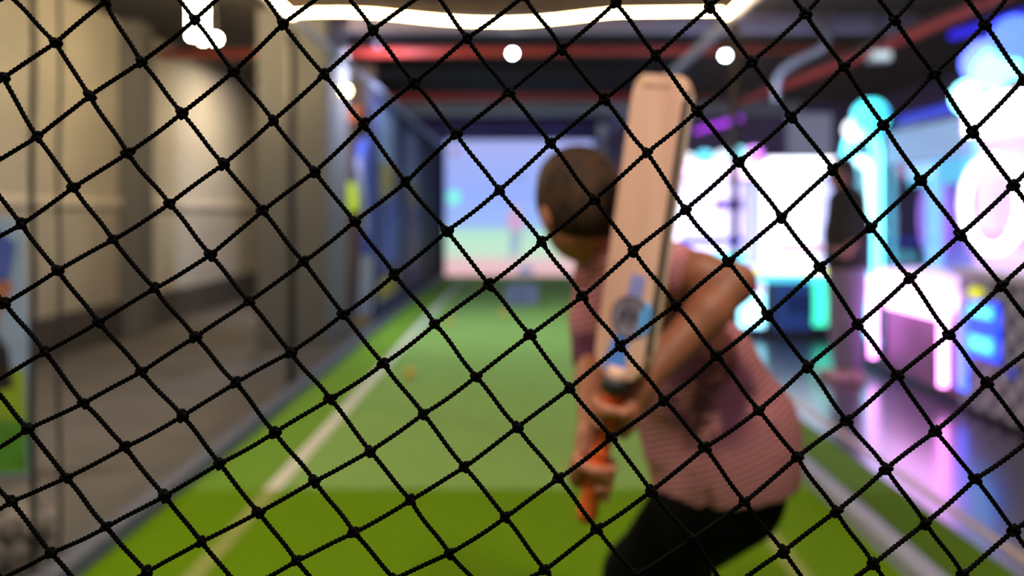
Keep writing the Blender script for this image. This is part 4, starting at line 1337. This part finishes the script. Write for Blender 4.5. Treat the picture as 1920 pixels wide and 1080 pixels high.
# toe guard
gq = []
M_toe = mat('toe_guard', (206, 166, 120), 0.6, 0.3, 30)
decal('toe_guard', M_toe, [(-0.040, L * 0.968), (0.040, L * 0.968), (0.038, L * 0.99), (-0.038, L * 0.99)], 0.0045)
decal('scuff_line', mat('scuff', (132, 86, 64), 0.8, 0.4, 50), [(-0.040, 0.198), (0.046, 0.186), (0.046, 0.190), (-0.040, 0.202)])
decal('toe_scuff', mat('scuff_toe', (150, 104, 76), 0.8, 0.4, 50), [(-0.030, L * 0.955), (0.022, L * 0.957), (0.02, L * 0.964), (-0.028, L * 0.963)])
# sticker: blue stem, round emblem with ring and dark strokes
S_blue, S_lilac = mat('sticker_blue', (84, 136, 226), 0.4, 0.2, 30), mat('sticker_lilac', (138, 138, 204), 0.4, 0.2, 30)
S_grey, S_dark = mat('sticker_grey', (126, 116, 132), 0.4, 0.2, 30), mat('sticker_dark', (70, 64, 84), 0.5, 0.2, 30)
S_cyan = mat('sticker_sky', (92, 172, 246), 0.4, 0.1, 20)
decal('sticker_band', S_lilac, [(-0.006, 0.112), (0.026, 0.110), (0.028, 0.186), (0.002, 0.190)], 0.0047)
decal('sticker_base', S_blue, [(-0.030, 0.012), (0.016, 0.008), (0.012, 0.06), (0.022, 0.085), (-0.004, 0.09), (-0.020, 0.06)], 0.0047)
decal('emblem_disc', S_grey, [(0.010 + 0.036 * math.cos(2 * math.pi * k / 28), 0.112 + 0.038 * math.sin(2 * math.pi * k / 28)) for k in range(28)], 0.0052)
decal('emblem_crescent', S_cyan, [(0.049, 0.112), (0.046, 0.135), (0.036, 0.146), (0.028, 0.120), (0.030, 0.096), (0.020, 0.080), (0.036, 0.082), (0.046, 0.094)], 0.0057)
ringm = MB()
rp_ = [on_face(0.008 + 0.033 * math.cos(2 * math.pi * k / 32), 0.112 + 0.036 * math.sin(2 * math.pi * k / 32), 0.0056) for k in range(32)]
ringm.tube(rp_, 0.0017, 6, closed=True).obj('emblem_ring', S_dark, bat)
for q, pl in enumerate(([(-0.012, 0.096), (-0.004, 0.096), (0.008, 0.136), (0.000, 0.136)], [(0.006, 0.098), (0.014, 0.097), (0.021, 0.130), (0.014, 0.132)], [(-0.012, 0.114), (0.028, 0.110), (0.028, 0.117), (-0.012, 0.121)])):
    decal('emblem_stroke', S_dark, pl, 0.0060 + 0.0003 * q)
# handle with orange grip, black collar and butt
M_grip = mat('orange_grip', (222, 92, 34), 0.55, 0.15, 50)
gp, gr_ = [], []
NG = 60
for k in range(NG + 1):
    s = k / NG
    gp.append(HT.lerp(HB, s))
    gr_.append(0.0165 + 0.0012 * math.sin(s * NG * 1.05) + (0.002 if s > 0.95 else 0) + 0.0015 * s)
MB().tube(gp, gr_, 14).obj('grip', M_grip, bat, smooth=True)
MB().tube([HT - hd * 0.008, HT - hd * 0.004, HT + hd * 0.018, HT + hd * 0.021], [0.020, 0.0255, 0.0245, 0.018], 16).obj('collar', M_black, bat, smooth=True)
MB().tube([BB + ax_ * 0.02, BB - ax_ * 0.01, HT], [0.019, 0.018, 0.017], 14).obj('splice', M_willow, bat, smooth=True)
MB().ball(HB, 0.0195, 14, 8).obj('butt', mat('red_butt', (196, 66, 34), 0.5), bat, smooth=True)

# ------------------------------------------------------------------ the person by the machines
yp = 5.45
pb = Vector((P(1582, 0, yp).x, yp, 0.0))
per = thing('person', 'person in a black top standing between the white and the cyan machines', 'person', pb)


def q(px, py, dy=0.0):
    return P(px, py, yp + dy)


bd = []
bd += [(('e', q(1576, 326), (0.075, 0.085, 0.10)), 0.02), (('e', q(1568, 338), (0.05, 0.06, 0.06)), 0.03), (('e', q(1556, 332), (0.016, 0.012, 0.014)), 0.01)]
bd += [(('c', q(1580, 335), 0.052, q(1585, 372), 0.05), 0.03)]
bd += [(x, 0.04) for x in chain([q(1586, 385), q(1586, 440), q(1586, 500)], [0.10, 0.11, 0.12])]
bd += [(x, 0.03) for x in chain([q(1606, 385, -0.08), q(1612, 440, -0.10), q(1584, 476, -0.16), q(1566, 470, -0.16)], [0.05, 0.04, 0.03, 0.03])]
bd += [(x, 0.03) for x in chain([q(1572, 385, 0.12), q(1562, 440, 0.14), q(1556, 486, 0.10)], [0.05, 0.04, 0.03])]
for k_ in range(4):
    e_ = q(1556, 486, 0.10 + 0.016 * (k_ - 1.5))
    bd.append((('c', e_, 0.012, e_ + Vector((-0.02, 0.0, -0.07)), 0.008), 0.006))
    e_ = q(1566, 470, -0.16 + 0.016 * (k_ - 1.5))
    bd.append((('c', e_, 0.012, e_ + Vector((-0.07, 0.0, 0.01)), 0.008), 0.006))
bd += [(x, 0.03) for x in chain([q(1578, 520, 0.07), q(1576, 600, 0.09), q(1578, 680, 0.09)], [0.085, 0.06, 0.04])]
bd += [(x, 0.03) for x in chain([q(1598, 520, -0.07), q(1598, 600, -0.07), q(1600, 682, -0.05)], [0.085, 0.06, 0.04])]
v, fc = blend_mesh(bd, 0.011)
link_mesh('body', v, fc, mat('tan_skin', (150, 102, 84), 0.6), per, smooth=True)
v, fc = blend_mesh([(('e', q(1581, 318), (0.086, 0.095, 0.095)), 0.02), (('e', q(1590, 338), (0.055, 0.07, 0.07)), 0.03)], 0.011, cuts=[(q(1568, 330), Vector((-0.8, 0, -0.6)))])
link_mesh('hair', v, fc, M_black, per, smooth=True)
tp = [(x, 0.05) for x in chain([q(1588, 382), q(1588, 440), q(1588, 492)], [0.130, 0.145, 0.145])]
tp += [(x, 0.03) for x in chain([q(1606, 384, -0.08), q(1612, 430, -0.10)], [0.064, 0.056])]
tp += [(x, 0.03) for x in chain([q(1572, 385, 0.12), q(1562, 440, 0.14), q(1557, 474, 0.11)], [0.062, 0.056, 0.05])]
v, fc = blend_mesh(tp, 0.011, cuts=[(q(1588, 503), Vector((0, 0, -1)))])
link_mesh('black_top', v, fc, mat('black_cloth', (26, 24, 30), 0.85), per, smooth=True)
tz = [(('e', q(1588, 510), (0.13, 0.12, 0.09)), 0.03)]
tz += [(x, 0.03) for x in chain([q(1578, 525, 0.07), q(1576, 600, 0.09), q(1578, 676, 0.09)], [0.10, 0.082, 0.066])]
tz += [(x, 0.03) for x in chain([q(1598, 525, -0.07), q(1598, 600, -0.07), q(1600, 678, -0.05)], [0.10, 0.082, 0.066])]
v, fc = blend_mesh(tz, 0.011, cuts=[((0, 0, 0.075), (0, 0, -1))])
link_mesh('trousers', v, fc, mat('lilac_cloth', (150, 130, 176), 0.85, 0.15, 12), per, smooth=True)
for (a, b, dy) in ((1578, 690, 0.09), (1600, 692, -0.05)):
    p = q(a, b, dy); p.z = 0.035
    v, fc = blend_mesh([(('c', p + Vector((0.04, 0, 0.0)), 0.045, p + Vector((-0.14, 0, -0.004)), 0.038), 0.02), (('c', p + Vector((0.0, 0, 0.0)), 0.05, p + Vector((0.0, 0, 0.05)), 0.045), 0.02)], 0.009, cuts=[((0, 0, 0.002), (0, 0, -1))])
    link_mesh('shoe', v, fc, mat('pink_shoe', (190, 150, 158), 0.6), per, smooth=True)
